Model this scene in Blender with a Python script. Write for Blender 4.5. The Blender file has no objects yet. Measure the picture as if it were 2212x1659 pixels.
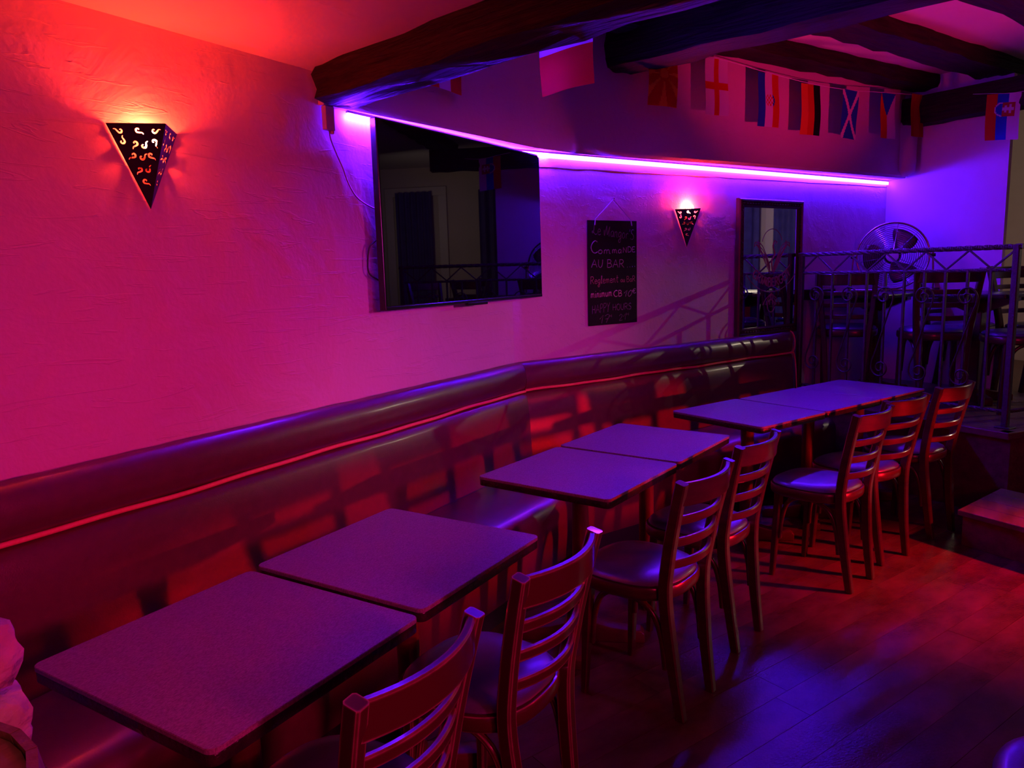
import bpy, bmesh, math, random
from mathutils import Vector, Matrix, noise

random.seed(7)
SC = bpy.context.scene
COL = SC.collection
R = math.radians

# ------------------------------------------------------------------ camera, world, lights, exposure
cd = bpy.data.cameras.new('camera')
cam = bpy.data.objects.new('camera', cd)
COL.objects.link(cam)
cd.sensor_width = 36.0
cd.lens = 36.0 * 1609.9 / 2212.0
cd.clip_start = 0.02
_r = Vector((0.523, -0.852, -0.029)); _f = Vector((0.840, 0.521, -0.1506)).normalized()
_u = _r.cross(_f).normalized(); _r = _f.cross(_u).normalized()
cam.matrix_world = Matrix(((_r.x, _u.x, -_f.x, 0), (_r.y, _u.y, -_f.y, 0), (_r.z, _u.z, -_f.z, 1.5814), (0, 0, 0, 1)))
SC.camera = cam

vs = SC.view_settings
vs.view_transform = 'Standard'; vs.look = 'None'; vs.gamma = 1.0; vs.use_curve_mapping = False
vs.exposure = 0.0

w = bpy.data.worlds.new('world'); SC.world = w; w.use_nodes = True
w.node_tree.nodes['Background'].inputs[0].default_value = (0.5, 0.12, 0.4, 1)
w.node_tree.nodes['Background'].inputs[1].default_value = 0.0

def lamp(name, kind, loc, target, color, power, size=0.3, spot=None, blend=0.3):
    ld = bpy.data.lights.new(name, kind)
    ld.color = color; ld.energy = power
    if kind == 'AREA': ld.size = size
    else: ld.shadow_soft_size = size
    if kind == 'SPOT': ld.spot_size = R(spot); ld.spot_blend = blend
    o = bpy.data.objects.new(name, ld); COL.objects.link(o)
    o.location = loc
    d = Vector(target) - Vector(loc)
    o.rotation_euler = d.to_track_quat('-Z', 'Y').to_euler()
    return o

# lights out of frame: those of the room, and added fills as marked
rb = lamp('red_bar_light', 'SPOT', (4.1, -3.0, 0.96), (3.6, 2.1, 0.47), (1.0, 0.004, 0.012), 820, 0.05, 60, 0.6)
rb.scale = (1.0, 0.155, 1.0)                           # low light; cone squashed wide and shallow to keep red off the bench roll
lamp('red_floor_light', 'SPOT', (4.6, -3.2, 2.75), (4.05, -0.22, 0.0), (1.0, 0.004, 0.03), 2300, 0.10, 27, 1.0)
lamp('magenta_fill', 'AREA', (-0.6, -2.2, 2.2), (1.6, 2.0, 0.9), (1.0, 0.006, 0.11), 36, 0.9)  # added fill, stands in for magenta ambient light from behind the camera
lamp('magenta_wall_fill', 'SPOT', (0.4, -2.7, 1.9), (1.42, 2.2, 0.72), (1.0, 0.014, 0.22), 440, 0.25, 36, 1.0)  # added fill that brightens the lower left wall
lamp('pink_wall_fill', 'SPOT', (2.4, -3.2, 2.0), (3.25, 2.2, 0.80), (1.0, 0.035, 0.62), 420, 0.25, 36, 1.0)  # added fill that tints the wall below the television
lamp('red_ceiling_spot', 'SPOT', (3.3, -1.6, 1.0), (5.15, 0.35, 3.04), (1.0, 0.010, 0.17), 330, 0.06, 44, 0.7)
lamp('dim_white_light', 'SPOT', (8.0, -2.6, 2.45), (4.95, 0.62, 0.48), (1.0, 0.82, 0.58), 46, 0.012, 36, 0.3)
lamp('back_room_light', 'AREA', (7.0, -1.6, 2.3), tuple(Vector((7.0, -1.6, 2.0)) + Vector((0.92, -0.1, 0))), (1.0, 0.80, 0.70), 9, 0.3)
lamp('warm_barrel_fill', 'SPOT', (-0.5, -0.3, 2.2), (0.20, 1.13, 0.97), (1.0, 0.62, 0.3), 9, 0.05, 16, 0.6)  # added lamp, only there to warm the barrel top
LED_POWER = 640.0
BULB_POWER = 1250.0

# ------------------------------------------------------------------ materials
def new_mat(name):
    m = bpy.data.materials.new(name); m.use_nodes = True
    nt = m.node_tree
    return m, nt, nt.nodes['Principled BSDF']

def simple(name, color, rough=0.5, metal=0.0, spec=0.5, emit=None, estr=0.0, coat=0.0):
    m, nt, b = new_mat(name)
    b.inputs['Base Color'].default_value = (*color, 1)
    b.inputs['Roughness'].default_value = rough
    b.inputs['Metallic'].default_value = metal
    b.inputs['Specular IOR Level'].default_value = spec
    b.inputs['Coat Weight'].default_value = coat
    if emit:
        b.inputs['Emission Color'].default_value = (*emit, 1)
        b.inputs['Emission Strength'].default_value = estr
    return m

def noisy(name, c1, c2, scale=8, rough=0.5, rough2=None, bump=0.0, bump_scale=None, stretch=(1, 1, 1), detail=6, spec=0.5, metal=0.0, bdist=0.01, coords='Object', coat=0.0):
    m, nt, b = new_mat(name)
    tc = nt.nodes.new('ShaderNodeTexCoord')
    mp = nt.nodes.new('ShaderNodeMapping'); mp.inputs['Scale'].default_value = stretch
    nt.links.new(tc.outputs[coords], mp.inputs[0])
    n = nt.nodes.new('ShaderNodeTexNoise'); n.inputs['Scale'].default_value = scale; n.inputs['Detail'].default_value = detail
    n.inputs['Roughness'].default_value = 0.6
    nt.links.new(mp.outputs[0], n.inputs['Vector'])
    cr = nt.nodes.new('ShaderNodeValToRGB')
    cr.color_ramp.elements[0].position = 0.32; cr.color_ramp.elements[1].position = 0.7
    cr.color_ramp.elements[0].color = (*c1, 1); cr.color_ramp.elements[1].color = (*c2, 1)
    nt.links.new(n.outputs['Fac'], cr.inputs[0]); nt.links.new(cr.outputs[0], b.inputs['Base Color'])
    b.inputs['Roughness'].default_value = rough
    if rough2 is not None:
        mr = nt.nodes.new('ShaderNodeMapRange'); mr.inputs['To Min'].default_value = rough; mr.inputs['To Max'].default_value = rough2
        nt.links.new(n.outputs['Fac'], mr.inputs['Value']); nt.links.new(mr.outputs[0], b.inputs['Roughness'])
    b.inputs['Specular IOR Level'].default_value = spec; b.inputs['Metallic'].default_value = metal
    b.inputs['Coat Weight'].default_value = coat; b.inputs['Coat Roughness'].default_value = 0.16
    if bump:
        n2 = nt.nodes.new('ShaderNodeTexNoise'); n2.inputs['Scale'].default_value = bump_scale or scale; n2.inputs['Detail'].default_value = detail
        nt.links.new(mp.outputs[0], n2.inputs['Vector'])
        bp = nt.nodes.new('ShaderNodeBump'); bp.inputs['Strength'].default_value = bump; bp.inputs['Distance'].default_value = bdist
        nt.links.new(n2.outputs['Fac'], bp.inputs['Height']); nt.links.new(bp.outputs[0], b.inputs['Normal'])
    return m

def plaster(name, c, bump=0.5):
    """trowelled plaster: broad undulation, fine grain and long thin trowel scratches"""
    m, nt, b = new_mat(name)
    L = nt.links.new
    tc = nt.nodes.new('ShaderNodeTexCoord')
    n1 = nt.nodes.new('ShaderNodeTexNoise'); n1.inputs['Scale'].default_value = 2.2; n1.inputs['Detail'].default_value = 5; n1.inputs['Distortion'].default_value = 1.5
    n2 = nt.nodes.new('ShaderNodeTexNoise'); n2.inputs['Scale'].default_value = 55; n2.inputs['Detail'].default_value = 4
    mp = nt.nodes.new('ShaderNodeMapping'); mp.inputs['Rotation'].default_value = (0.3, 0.9, 0.2); mp.inputs['Scale'].default_value = (1.5, 14, 14)
    n3 = nt.nodes.new('ShaderNodeTexNoise'); n3.inputs['Scale'].default_value = 1.6; n3.inputs['Detail'].default_value = 3; n3.inputs['Distortion'].default_value = 2.0
    rp = nt.nodes.new('ShaderNodeValToRGB')
    e = rp.color_ramp.elements; e[0].position = 0.60; e[1].position = 0.64
    e[0].color = (0, 0, 0, 1); e[1].color = (1, 1, 1, 1)
    x = rp.color_ramp.elements.new(0.70); x.color = (0, 0, 0, 1)
    for n in (n1, n2): L(tc.outputs['Object'], n.inputs['Vector'])
    L(tc.outputs['Object'], mp.inputs[0]); L(mp.outputs[0], n3.inputs['Vector']); L(n3.outputs['Fac'], rp.inputs[0])
    def mul(a, k):
        q = nt.nodes.new('ShaderNodeMath'); q.operation = 'MULTIPLY'; L(a, q.inputs[0]); q.inputs[1].default_value = k; return q.outputs[0]
    def add(a, c2):
        q = nt.nodes.new('ShaderNodeMath'); q.operation = 'ADD'; L(a, q.inputs[0]); L(c2, q.inputs[1]); return q.outputs[0]
    h = add(add(mul(n1.outputs['Fac'], 0.9), mul(n2.outputs['Fac'], 0.10)), mul(rp.outputs[0], 0.10))
    bp = nt.nodes.new('ShaderNodeBump'); bp.inputs['Strength'].default_value = bump; bp.inputs['Distance'].default_value = 0.02
    L(h, bp.inputs['Height']); L(bp.outputs[0], b.inputs['Normal'])
    mx = nt.nodes.new('ShaderNodeMix'); mx.data_type = 'RGBA'
    mx.inputs[6].default_value = (*[v * 0.88 for v in c], 1); mx.inputs[7].default_value = (*c, 1)
    L(n1.outputs['Fac'], mx.inputs[0]); L(mx.outputs[2], b.inputs['Base Color'])
    b.inputs['Roughness'].default_value = 0.75; b.inputs['Specular IOR Level'].default_value = 0.25
    return m

def worn_wood(name):
    """dark chair wood whose varnish is rubbed through on the edges"""
    m, nt, b = new_mat(name)
    L = nt.links.new
    tc = nt.nodes.new('ShaderNodeTexCoord')
    g = nt.nodes.new('ShaderNodeNewGeometry')
    bv = nt.nodes.new('ShaderNodeBevel'); bv.samples = 4; bv.inputs['Radius'].default_value = 0.007
    dp = nt.nodes.new('ShaderNodeVectorMath'); dp.operation = 'DOT_PRODUCT'
    L(bv.outputs[0], dp.inputs[0]); L(g.outputs['True Normal'], dp.inputs[1])
    n = nt.nodes.new('ShaderNodeTexNoise'); n.inputs['Scale'].default_value = 22; n.inputs['Detail'].default_value = 6
    L(tc.outputs['Object'], n.inputs['Vector'])
    inv = nt.nodes.new('ShaderNodeMath'); inv.operation = 'SUBTRACT'; inv.inputs[0].default_value = 1.0
    L(dp.outputs['Value'], inv.inputs[1])
    ml = nt.nodes.new('ShaderNodeMath'); ml.operation = 'MULTIPLY'; L(inv.outputs[0], ml.inputs[0]); L(n.outputs['Fac'], ml.inputs[1])
    rp = nt.nodes.new('ShaderNodeValToRGB'); rp.color_ramp.elements[0].position = 0.015; rp.color_ramp.elements[1].position = 0.06
    rp.color_ramp.elements[0].color = (0.050, 0.014, 0.008, 1); rp.color_ramp.elements[1].color = (0.42, 0.26, 0.16, 1)
    L(ml.outputs[0], rp.inputs[0]); L(rp.outputs[0], b.inputs['Base Color'])
    b.inputs['Roughness'].default_value = 0.3; b.inputs['Coat Weight'].default_value = 0.6
    return m

def timber(name, c1, c2, axis=0, rough=0.7, bump=0.8):
    st = [14, 14, 14]; st[axis] = 1.2
    return noisy(name, c1, c2, 3.0, rough, None, bump, 4.0, st, 8, 0.18, 0, 0.012)

M = {}
M['wall'] = plaster('wall_plaster', (0.70, 0.62, 0.60), 0.55)
M['upper'] = plaster('upper_plaster', (0.62, 0.52, 0.52), 0.45)
M['ceil'] = plaster('ceiling_plaster', (0.66, 0.58, 0.56), 0.35)
M['smooth'] = noisy('smooth_wall_paint', (0.60, 0.55, 0.55), (0.66, 0.6, 0.6), 3, 0.7, None, 0.05, 60)
M['barwall'] = noisy('dark_bar_panelling', (0.05, 0.03, 0.025), (0.09, 0.05, 0.04), 4, 0.5, None, 0.1, 30, (1, 1, 6))
M['beige'] = noisy('beige_wall_paint', (0.55, 0.47, 0.36), (0.6, 0.52, 0.4), 3, 0.8, None, 0.05, 60)
M['beam'] = timber('hewn_black_beam', (0.008, 0.005, 0.005), (0.030, 0.017, 0.013), 0, 0.65, 1.0)
M['floor'] = noisy('worn_floor_board', (0.048, 0.020, 0.011), (0.125, 0.060, 0.034), 2.2, 0.20, 0.27, 0.6, 60.0, (1.2, 2.2, 2.2), 9, 0.22, 0, 0.002)
M['gap'] = simple('floor_joint_black', (0.008, 0.005, 0.004), 0.9)
M['deck'] = noisy('deck_board', (0.08, 0.035, 0.022), (0.17, 0.08, 0.05), 2.4, 0.35, 0.5, 0.3, 8, (1.2, 8, 8))
M['vinyl'] = noisy('aubergine_vinyl', (0.085, 0.012, 0.024), (0.105, 0.015, 0.028), 30, 0.32, 0.38, 0.25, 260, spec=0.9, bdist=0.002, coat=0.35)
M['piping'] = noisy('orange_piping', (0.75, 0.22, 0.12), (0.85, 0.28, 0.16), 90, 0.6)
M['plinth'] = simple('black_plinth', (0.012, 0.009, 0.009), 0.6)
M['laminate'] = noisy('speckled_grey_laminate', (0.12, 0.105, 0.11), (0.30, 0.27, 0.28), 170, 0.34, 0.42, 0.15, 420, (1, 2.6, 1), 2, 0.5, 0, 0.001)
M['edge'] = noisy('black_table_edge', (0.012, 0.009, 0.008), (0.03, 0.02, 0.016), 20, 0.16, 0.3, 0.4, 60)
M['chair'] = noisy('dark_chair_wood', (0.042, 0.012, 0.007), (0.072, 0.020, 0.011), 7, 0.26, 0.36, 0.08, 60, (1, 1, 6), coat=0.7)
M['worn'] = worn_wood('worn_chair_wood')
M['seat'] = noisy('navy_black_seat_vinyl', (0.050, 0.040, 0.085), (0.065, 0.052, 0.11), 40, 0.36, 0.44, 0.2, 300, spec=0.8, bdist=0.002, coat=0.25)
M['base'] = noisy('table_base_wood', (0.075, 0.022, 0.012), (0.11, 0.034, 0.018), 8, 0.3, 0.42, 0.1, 40)
M['iron'] = noisy('wrought_iron', (0.05, 0.042, 0.048), (0.09, 0.07, 0.075), 60, 0.38, 0.6, 0.4, 140, metal=0.5)
M['screen'] = simple('dark_tv_screen', (0.003, 0.003, 0.004), 0.015, spec=0.6, coat=0.05)
M['bezel'] = simple('gloss_black_bezel', (0.012, 0.01, 0.012), 0.22)
M['board'] = noisy('slate_board', (0.006, 0.005, 0.006), (0.012, 0.010, 0.011), 6, 0.7, spec=0.25)
M['chalk'] = noisy('grey_chalk', (0.30, 0.28, 0.30), (0.55, 0.52, 0.55), 120, 0.95)
M['chalk_faint'] = noisy('faint_grey_chalk', (0.16, 0.15, 0.16), (0.32, 0.30, 0.32), 120, 0.95)
M['chalk_orange'] = noisy('orange_chalk', (0.65, 0.42, 0.34), (0.95, 0.72, 0.6), 120, 0.95)
M['chalk_rust'] = noisy('rust_chalk', (0.40, 0.22, 0.18), (0.62, 0.36, 0.30), 120, 0.95)
M['string'] = simple('white_string', (0.75, 0.72, 0.75), 0.8)
M['glass'] = simple('mirror_glass', (0.62, 0.62, 0.64), 0.015, 1.0)
M['etch'] = simple('etched_mirror_print', (0.34, 0.30, 0.33), 0.6)
M['mframe'] = noisy('mirror_frame_wood', (0.035, 0.012, 0.009), (0.07, 0.022, 0.014), 12, 0.3, 0.4, 0.2, 40)
M['shade'] = noisy('black_iron_shade', (0.012, 0.010, 0.010), (0.022, 0.018, 0.018), 30, 0.45, 0.6, metal=0.3)
M['steel'] = simple('polished_steel', (0.62, 0.60, 0.62), 0.18, 1.0)
M['blade'] = simple('dark_fan_blade', (0.10, 0.05, 0.05), 0.35, 0.6)
M['hub'] = simple('pale_fan_hub', (0.55, 0.52, 0.55), 0.4)
M['plastic'] = simple('pale_plastic', (0.5, 0.45, 0.45), 0.5)
M['cord'] = simple('cord_sheath', (0.35, 0.22, 0.24), 0.6)
M['blackcord'] = simple('black_cord', (0.02, 0.015, 0.02), 0.5)
M['stone'] = noisy('rough_stone', (0.34, 0.27, 0.22), (0.62, 0.52, 0.46), 9, 0.85, None, 0.9, 24, bdist=0.02)
M['mortar'] = noisy('lime_mortar', (0.30, 0.26, 0.23), (0.42, 0.36, 0.32), 30, 0.9, None, 0.8, 60)
M['barrel'] = noisy('barrel_oak', (0.16, 0.10, 0.055), (0.26, 0.17, 0.10), 4, 0.5, None, 0.3, 9, (8, 8, 1))
M['barreltop'] = noisy('barrel_top_oak', (0.20, 0.14, 0.08), (0.28, 0.2, 0.12), 4, 0.5, None, 0.2, 9, (1, 8, 1))
M['curtain'] = noisy('navy_curtain', (0.05, 0.04, 0.20), (0.08, 0.065, 0.30), 8, 0.8)
M['trim'] = simple('cream_woodwork', (0.62, 0.56, 0.46), 0.5)
M['led'] = simple('violet_led', (0.5, 0.3, 0.8), 0.4, emit=(0.10, 0.006, 1.0), estr=LED_POWER)
M['led_far'] = simple('violet_led_dimmer', (0.5, 0.3, 0.8), 0.4, emit=(0.060, 0.0055, 1.0), estr=LED_POWER * 0.29)
M['tape'] = simple('white_led_tape', (0.7, 0.68, 0.7), 0.5)
M['bulb_far'] = simple('red_bulb_bare', (0.8, 0.3, 0.2), 0.4, emit=(1.0, 0.03, 0.02), estr=BULB_POWER * 0.62)
M['bulb'] = simple('red_bulb', (0.8, 0.3, 0.2), 0.4, emit=(1.0, 0.030, 0.010), estr=BULB_POWER)

# ------------------------------------------------------------------ helpers
def obj(name, me, mat=None, parent=None, mw=None):
    o = bpy.data.objects.new(name, me)
    COL.objects.link(o)
    if mat is not None:
        for q in (mat if isinstance(mat, (list, tuple)) else [mat]): me.materials.append(q)
    if parent is not None: o.parent = parent
    if mw is not None: o.matrix_local = mw
    return o

def tag(o, label, cat, group=None, kind=None):
    o['label'] = label; o['category'] = cat
    if group: o['group'] = group
    if kind: o['kind'] = kind
    return o

def thing(name, label, cat, loc=(0, 0, 0), rz=0.0, group=None):
    o = bpy.data.objects.new(name, None); COL.objects.link(o)
    o.empty_display_size = 0.05
    o.location = loc; o.rotation_euler = (0, 0, rz)
    return tag(o, label, cat, group)

def struct(name, me, mat, parent=None):
    o = obj(name, me, mat, parent)
    if parent is None: o['kind'] = 'structure'
    return o

def copy_tree(o, parent=None):
    c = o.copy(); COL.objects.link(c)
    if parent is not None: c.parent = parent
    for ch in o.children: copy_tree(ch, c)
    return c

class MB:
    def __init__(s): s.v = []; s.f = []
    def add(s, vs_, fs):
        b = len(s.v); s.v += [tuple(p) for p in vs_]; s.f += [tuple(i + b for i in q) for q in fs]; return s
    def box(s, x0, x1, y0, y1, z0, z1):
        return s.add([(x0, y0, z0), (x1, y0, z0), (x1, y1, z0), (x0, y1, z0), (x0, y0, z1), (x1, y0, z1), (x1, y1, z1), (x0, y1, z1)],
                     [(3, 2, 1, 0), (4, 5, 6, 7), (0, 1, 5, 4), (1, 2, 6, 5), (2, 3, 7, 6), (3, 0, 4, 7)])
    def prism(s, pts, z0, z1):
        n = len(pts)
        a = [(x, y, z0) for x, y in pts] + [(x, y, z1) for x, y in pts]
        return s.add(a, [tuple(range(n - 1, -1, -1)), tuple(range(n, 2 * n))] + [(i, (i + 1) % n, n + (i + 1) % n, n + i) for i in range(n)])
    def quad(s, a, b, c, d): return s.add([a, b, c, d], [(0, 1, 2, 3)])
    def tube(s, path, rad, n=8, twist=0.0, up=None, closed=False, sq=None, caps=True):
        """sweep a round (or rectangular: sq=(half width, half depth)) section along a path"""
        P = [Vector(p) for p in path]; m = len(P)
        rad = rad if isinstance(rad, (list, tuple)) else [rad] * m
        up = Vector(up) if up else None
        T = []
        for i in range(m):
            if closed: t = P[(i + 1) % m] - P[i - 1]
            else: t = P[min(i + 1, m - 1)] - P[max(i - 1, 0)]
            T.append(t.normalized())
        if up is None:
            up = Vector((0, 0, 1)) if abs(T[0].z) < 0.9 else Vector((1, 0, 0))
            adapt = True
        else: adapt = False
        base = len(s.v); nrm = (up - T[0] * up.dot(T[0])).normalized()
        for i in range(m):
            if adapt: nrm = (nrm - T[i] * nrm.dot(T[i])).normalized()
            else: nrm = (up - T[i] * up.dot(T[i])).normalized()
            bn = T[i].cross(nrm)
            if sq:
                k = rad[i]; c = 0.3
                a, b2 = sq[0] * k, sq[1] * k; e = min(a, b2) * c
                ring = [(a, b2 - e), (a - e, b2), (-a + e, b2), (-a, b2 - e), (-a, -b2 + e), (-a + e, -b2), (a - e, -b2), (a, -b2 + e)]
                nn = 8
            else:
                nn = n; ring = [(rad[i] * math.cos(2 * math.pi * j / n), rad[i] * math.sin(2 * math.pi * j / n)) for j in range(n)]
            tw = twist * i
            for x, y in ring:
                xx = x * math.cos(tw) - y * math.sin(tw); yy = x * math.sin(tw) + y * math.cos(tw)
                s.v.append(tuple(P[i] + nrm * xx + bn * yy))
        segs = m if closed else m - 1
        for i in range(segs):
            for j in range(nn):
                a = base + i * nn + j; b = base + i * nn + (j + 1) % nn
                c = base + ((i + 1) % m) * nn + (j + 1) % nn; d = base + ((i + 1) % m) * nn + j
                s.f.append((a, b, c, d))
        if not closed and caps:
            s.f.append(tuple(base + j for j in range(nn - 1, -1, -1)))
            s.f.append(tuple(base + (m - 1) * nn + j for j in range(nn)))
        return s
    def lathe(s, prof, n=24, c=(0, 0, 0)):
        base = len(s.v)
        for r, z in prof:
            for j in range(n):
                a = 2 * math.pi * j / n
                s.v.append((c[0] + r * math.cos(a), c[1] + r * math.sin(a), c[2] + z))
        m = len(prof)
        for i in range(m - 1):
            for j in range(n):
                s.f.append((base + i * n + j, base + i * n + (j + 1) % n, base + (i + 1) * n + (j + 1) % n, base + (i + 1) * n + j))
        s.f.append(tuple(base + j for j in range(n - 1, -1, -1)))
        s.f.append(tuple(base + (m - 1) * n + j for j in range(n)))
        return s
    def mesh(s, smooth=0, bevel=0.0, seg=2, name='mesh'):
        me = bpy.data.meshes.new(name)
        me.from_pydata(s.v, [], s.f)
        bm = bmesh.new(); bm.from_mesh(me)
        bmesh.ops.recalc_face_normals(bm, faces=bm.faces)
        if bevel:
            ed = [e for e in bm.edges if len(e.link_faces) == 2 and e.calc_face_angle(0) > 0.5]
            bmesh.ops.bevel(bm, geom=ed, offset=bevel, segments=seg, affect='EDGES', profile=0.5)
        if smooth:
            for f in bm.faces: f.smooth = True
            for e in bm.edges:
                if len(e.link_faces) == 2 and e.calc_face_angle(0) > smooth: e.smooth = False
        bm.to_mesh(me); bm.free(); me.update()
        return me

SM = R(40)

def catmull(pts, k=6, closed=False):
    P = [Vector(p) for p in pts]; n = len(P); out = []
    for i in range(n if closed else n - 1):
        if closed: p0, p1, p2, p3 = P[i - 1], P[i], P[(i + 1) % n], P[(i + 2) % n]
        else: p0, p1, p2, p3 = P[max(i - 1, 0)], P[i], P[i + 1], P[min(i + 2, n - 1)]
        for j in range(k):
            t = j / k
            out.append(0.5 * ((2 * p1) + (p2 - p0) * t + (2 * p0 - 5 * p1 + 4 * p2 - p3) * t * t + (3 * p1 - p0 - 3 * p2 + p3) * t ** 3))
    if not closed: out.append(P[-1].copy())
    return out

def frame(loc, xd, zd=(0, 0, 1)):
    """matrix with local x along xd, local z up, y = z cross x"""
    x = Vector(xd).normalized(); z = Vector(zd).normalized(); y = z.cross(x).normalized(); z = x.cross(y)
    return Matrix(((x.x, y.x, z.x, loc[0]), (x.y, y.y, z.y, loc[1]), (x.z, y.z, z.z, loc[2]), (0, 0, 0, 1)))

# ------------------------------------------------------------------ layout of the room
A = 0.40
U = Vector((math.cos(A), -math.sin(A), 0))            # along the far wall, away from the corner
N = Vector((math.sin(A), math.cos(A), 0))             # out of the room through the far wall
WD = -N                                               # from the far wall into the room
C = Vector((3.66, 2.25, 0))                           # bend of the long wall
YW = 2.25
ZC, ZH = 2.375, 3.04                                  # low ceiling, high ceiling
def far(t, d=0.0, z=0.0):                             # point t along the far wall, d into the room
    p = C + U * t + WD * d
    return Vector((p.x, p.y, z))
T_END = 4.007
P_back = far(6.3); P_right = far(6.3, 4.3)
XL, YR = -1.7, -3.9

# floor slab and boards running parallel to the far wall
slab = MB().prism([(XL - .1, YW + .1), (C.x, YW + .1), (P_back.x + .1, P_back.y), (P_right.x, YR - .1), (XL - .1, YR - .1)], -0.08, -0.004).mesh()
floor = struct('floor', slab, M['gap'])
def clip(poly, p, n):
    out = []
    for i in range(len(poly)):
        a, b = poly[i], poly[(i + 1) % len(poly)]
        da = (a[0] - p[0]) * n[0] + (a[1] - p[1]) * n[1]; db = (b[0] - p[0]) * n[0] + (b[1] - p[1]) * n[1]
        if da >= 0: out.append(a)
        if (da >= 0) != (db >= 0):
            t = da / (da - db); out.append((a[0] + (b[0] - a[0]) * t, a[1] + (b[1] - a[1]) * t))
    return out
BW = 0.142
floor_end = far(2.9)
rows = 0
k = -4
while k < 36:
    d0 = 0.55 + k * BW; d1 = d0 + BW - 0.0014
    if k < 0: t = -2.6
    else: t = -4.6
    t += random.uniform(-0.8, 0)
    while t < 2.9:
        ln = random.uniform(1.3, 2.2)
        t1 = min(t + ln, 2.95)
        pts = [far(t, d0), far(t1 - 0.0014, d0), far(t1 - 0.0014, d1), far(t, d1)]
        poly = [(p.x, p.y) for p in pts]
        poly = clip(poly, (0, YW - 0.3), (0, -1)); poly = clip(poly, (-0.4, 0), (1, 0)); poly = clip(poly, (0, -2.2), (0, 1)) if poly else poly
        if len(poly) >= 3:
            z = random.uniform(-0.0012, 0.0)
            cx = sum(p[0] for p in poly) / len(poly); cy = sum(p[1] for p in poly) / len(poly)
            cz = Matrix.Rotation(A, 4, 'Z')
            loc = [tuple((cz @ Vector((p[0] - cx, p[1] - cy, 0))).xy) for p in poly]
            o = obj('floor_board', MB().prism(loc, -0.02, z).mesh(), M['floor'], floor)
            o.location = (cx, cy, 0); o.rotation_euler = (0, 0, -A)
        t = t1
    k += 1

# walls
def wall_mesh(pts, z0, z1, th, out):
    """thick wall along a polyline; out = list of outward offset vectors"""
    n = len(pts); mb = MB()
    for i in range(n - 1):
        a, b = pts[i], pts[i + 1]; oa, ob = out[i] * th, out[i + 1] * th
        mb.prism([(a[0], a[1]), (b[0], b[1]), (b[0] + ob.x, b[1] + ob.y), (a[0] + oa.x, a[1] + oa.y)], z0, z1)
    return mb.mesh()
mit = (Vector((0, 1, 0)) + N) / (1 + N.y)
struct('wall_left', wall_mesh([(XL, YW), (C.x, YW)], 0, ZH, 0.2, [Vector((0, 1, 0)), mit]), M['wall'])
struct('wall_far', wall_mesh([(C.x, C.y), far(6.4)[:2]], 0, ZH, 0.2, [mit, N]), M['wall'])
struct('wall_back', wall_mesh([far(6.3)[:2], far(6.3, 5.2)[:2]], 0, ZH, 0.2, [U, U]), M['beige'])
struct('wall_right', wall_mesh([(XL - .2, YR), (8.4, YR)], 0, ZH, 0.2, [Vector((0, -1, 0))] * 2), M['barwall'])
struct('wall_behind', wall_mesh([(XL, YR), (XL, YW)], 0, ZH, 0.2, [Vector((-1, 0, 0))] * 2), M['barwall'])
# partition behind the raised area: its free end shows as a thin bright edge
pa, pb = far(T_END, 0), far(T_END, 0.935)
struct('wall_end', MB().prism([pa[:2], pb[:2], (pb + U * 0.05)[:2], (pa + U * 0.05)[:2]], 0.535, ZH).mesh(), M['smooth'])

# bulkhead of the upper wall, standing a little proud of the wall below
BK = [(2.235, 2.21), (2.38, 2.203), (3.0, 2.163), (3.72, 2.097), (4.11, 2.035), (4.589, 1.79), (5.346, 1.411), (6.3, 0.972), (6.866, 0.698), (7.235, 0.535)]
back = [(2.235, YW), (2.38, YW), (3.0, YW), (3.66, YW), tuple(far(0.55)[:2]), tuple(far(1.04)[:2]), tuple(far(1.88)[:2]), tuple(far(2.92)[:2]), tuple(far(3.55)[:2]), tuple(far(4.0)[:2])]
mb = MB()
zs = [2.25, 2.27, 2.4, 2.6, 2.8, ZH]
n = len(BK)
rows_ = []
for zi, z in enumerate(zs):
    for i in range(n):
        off = 0.0 if zi else 0.012
        fx, fy = BK[i]; bx, by = back[i]
        q = off / max(0.02, math.hypot(bx - fx, by - fy))
        mb.v.append((fx + (bx - fx) * min(q, 0.6), fy + (by - fy) * min(q, 0.6), z + (random.uniform(-0.004, 0.004) if zi == 0 else 0)))
for zi in range(len(zs) - 1):
    for i in range(n - 1): mb.f.append((zi * n + i, zi * n + i + 1, (zi + 1) * n + i + 1, (zi + 1) * n + i))
b0 = len(mb.v)
for i in range(n): mb.v.append((back[i][0], back[i][1] + 0.002, 2.25))
for i in range(n - 1): mb.f.append((i, b0 + i, b0 + i + 1, i + 1))
b1 = len(mb.v)
for i in range(n): mb.v.append((back[i][0], back[i][1] + 0.002, ZH))
for i in range(n - 1): mb.f.append((b0 + i, b1 + i, b1 + i + 1, b0 + i + 1)); mb.f.append((b1 + i, (len(zs) - 1) * n + i, (len(zs) - 1) * n + i + 1, b1 + i + 1))
mb.f.append(tuple(zi * n for zi in range(len(zs))) + (b1, b0)); mb.f.append(tuple(zi * n + n - 1 for zi in range(len(zs))) + (b1 + n - 1, b0 + n - 1))
struct('wall_upper', mb.mesh(smooth=R(30)), M['upper'])
# rounded lump of plaster where the bulkhead dies into the partition
mb = MB()
prof = [(0.02, 2.26), (0.07, 2.30), (0.085, 2.38), (0.075, 2.5), (0.085, 2.62), (0.075, 2.75), (0.05, 2.86), (0.02, 2.92)]
mb.lathe([(max(.01, r + random.uniform(-.008, .008)), z) for r, z in prof], 14, (7.19, 0.545, 0))
struct('trim_1', mb.mesh(smooth=R(80)), M['upper'])
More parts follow.
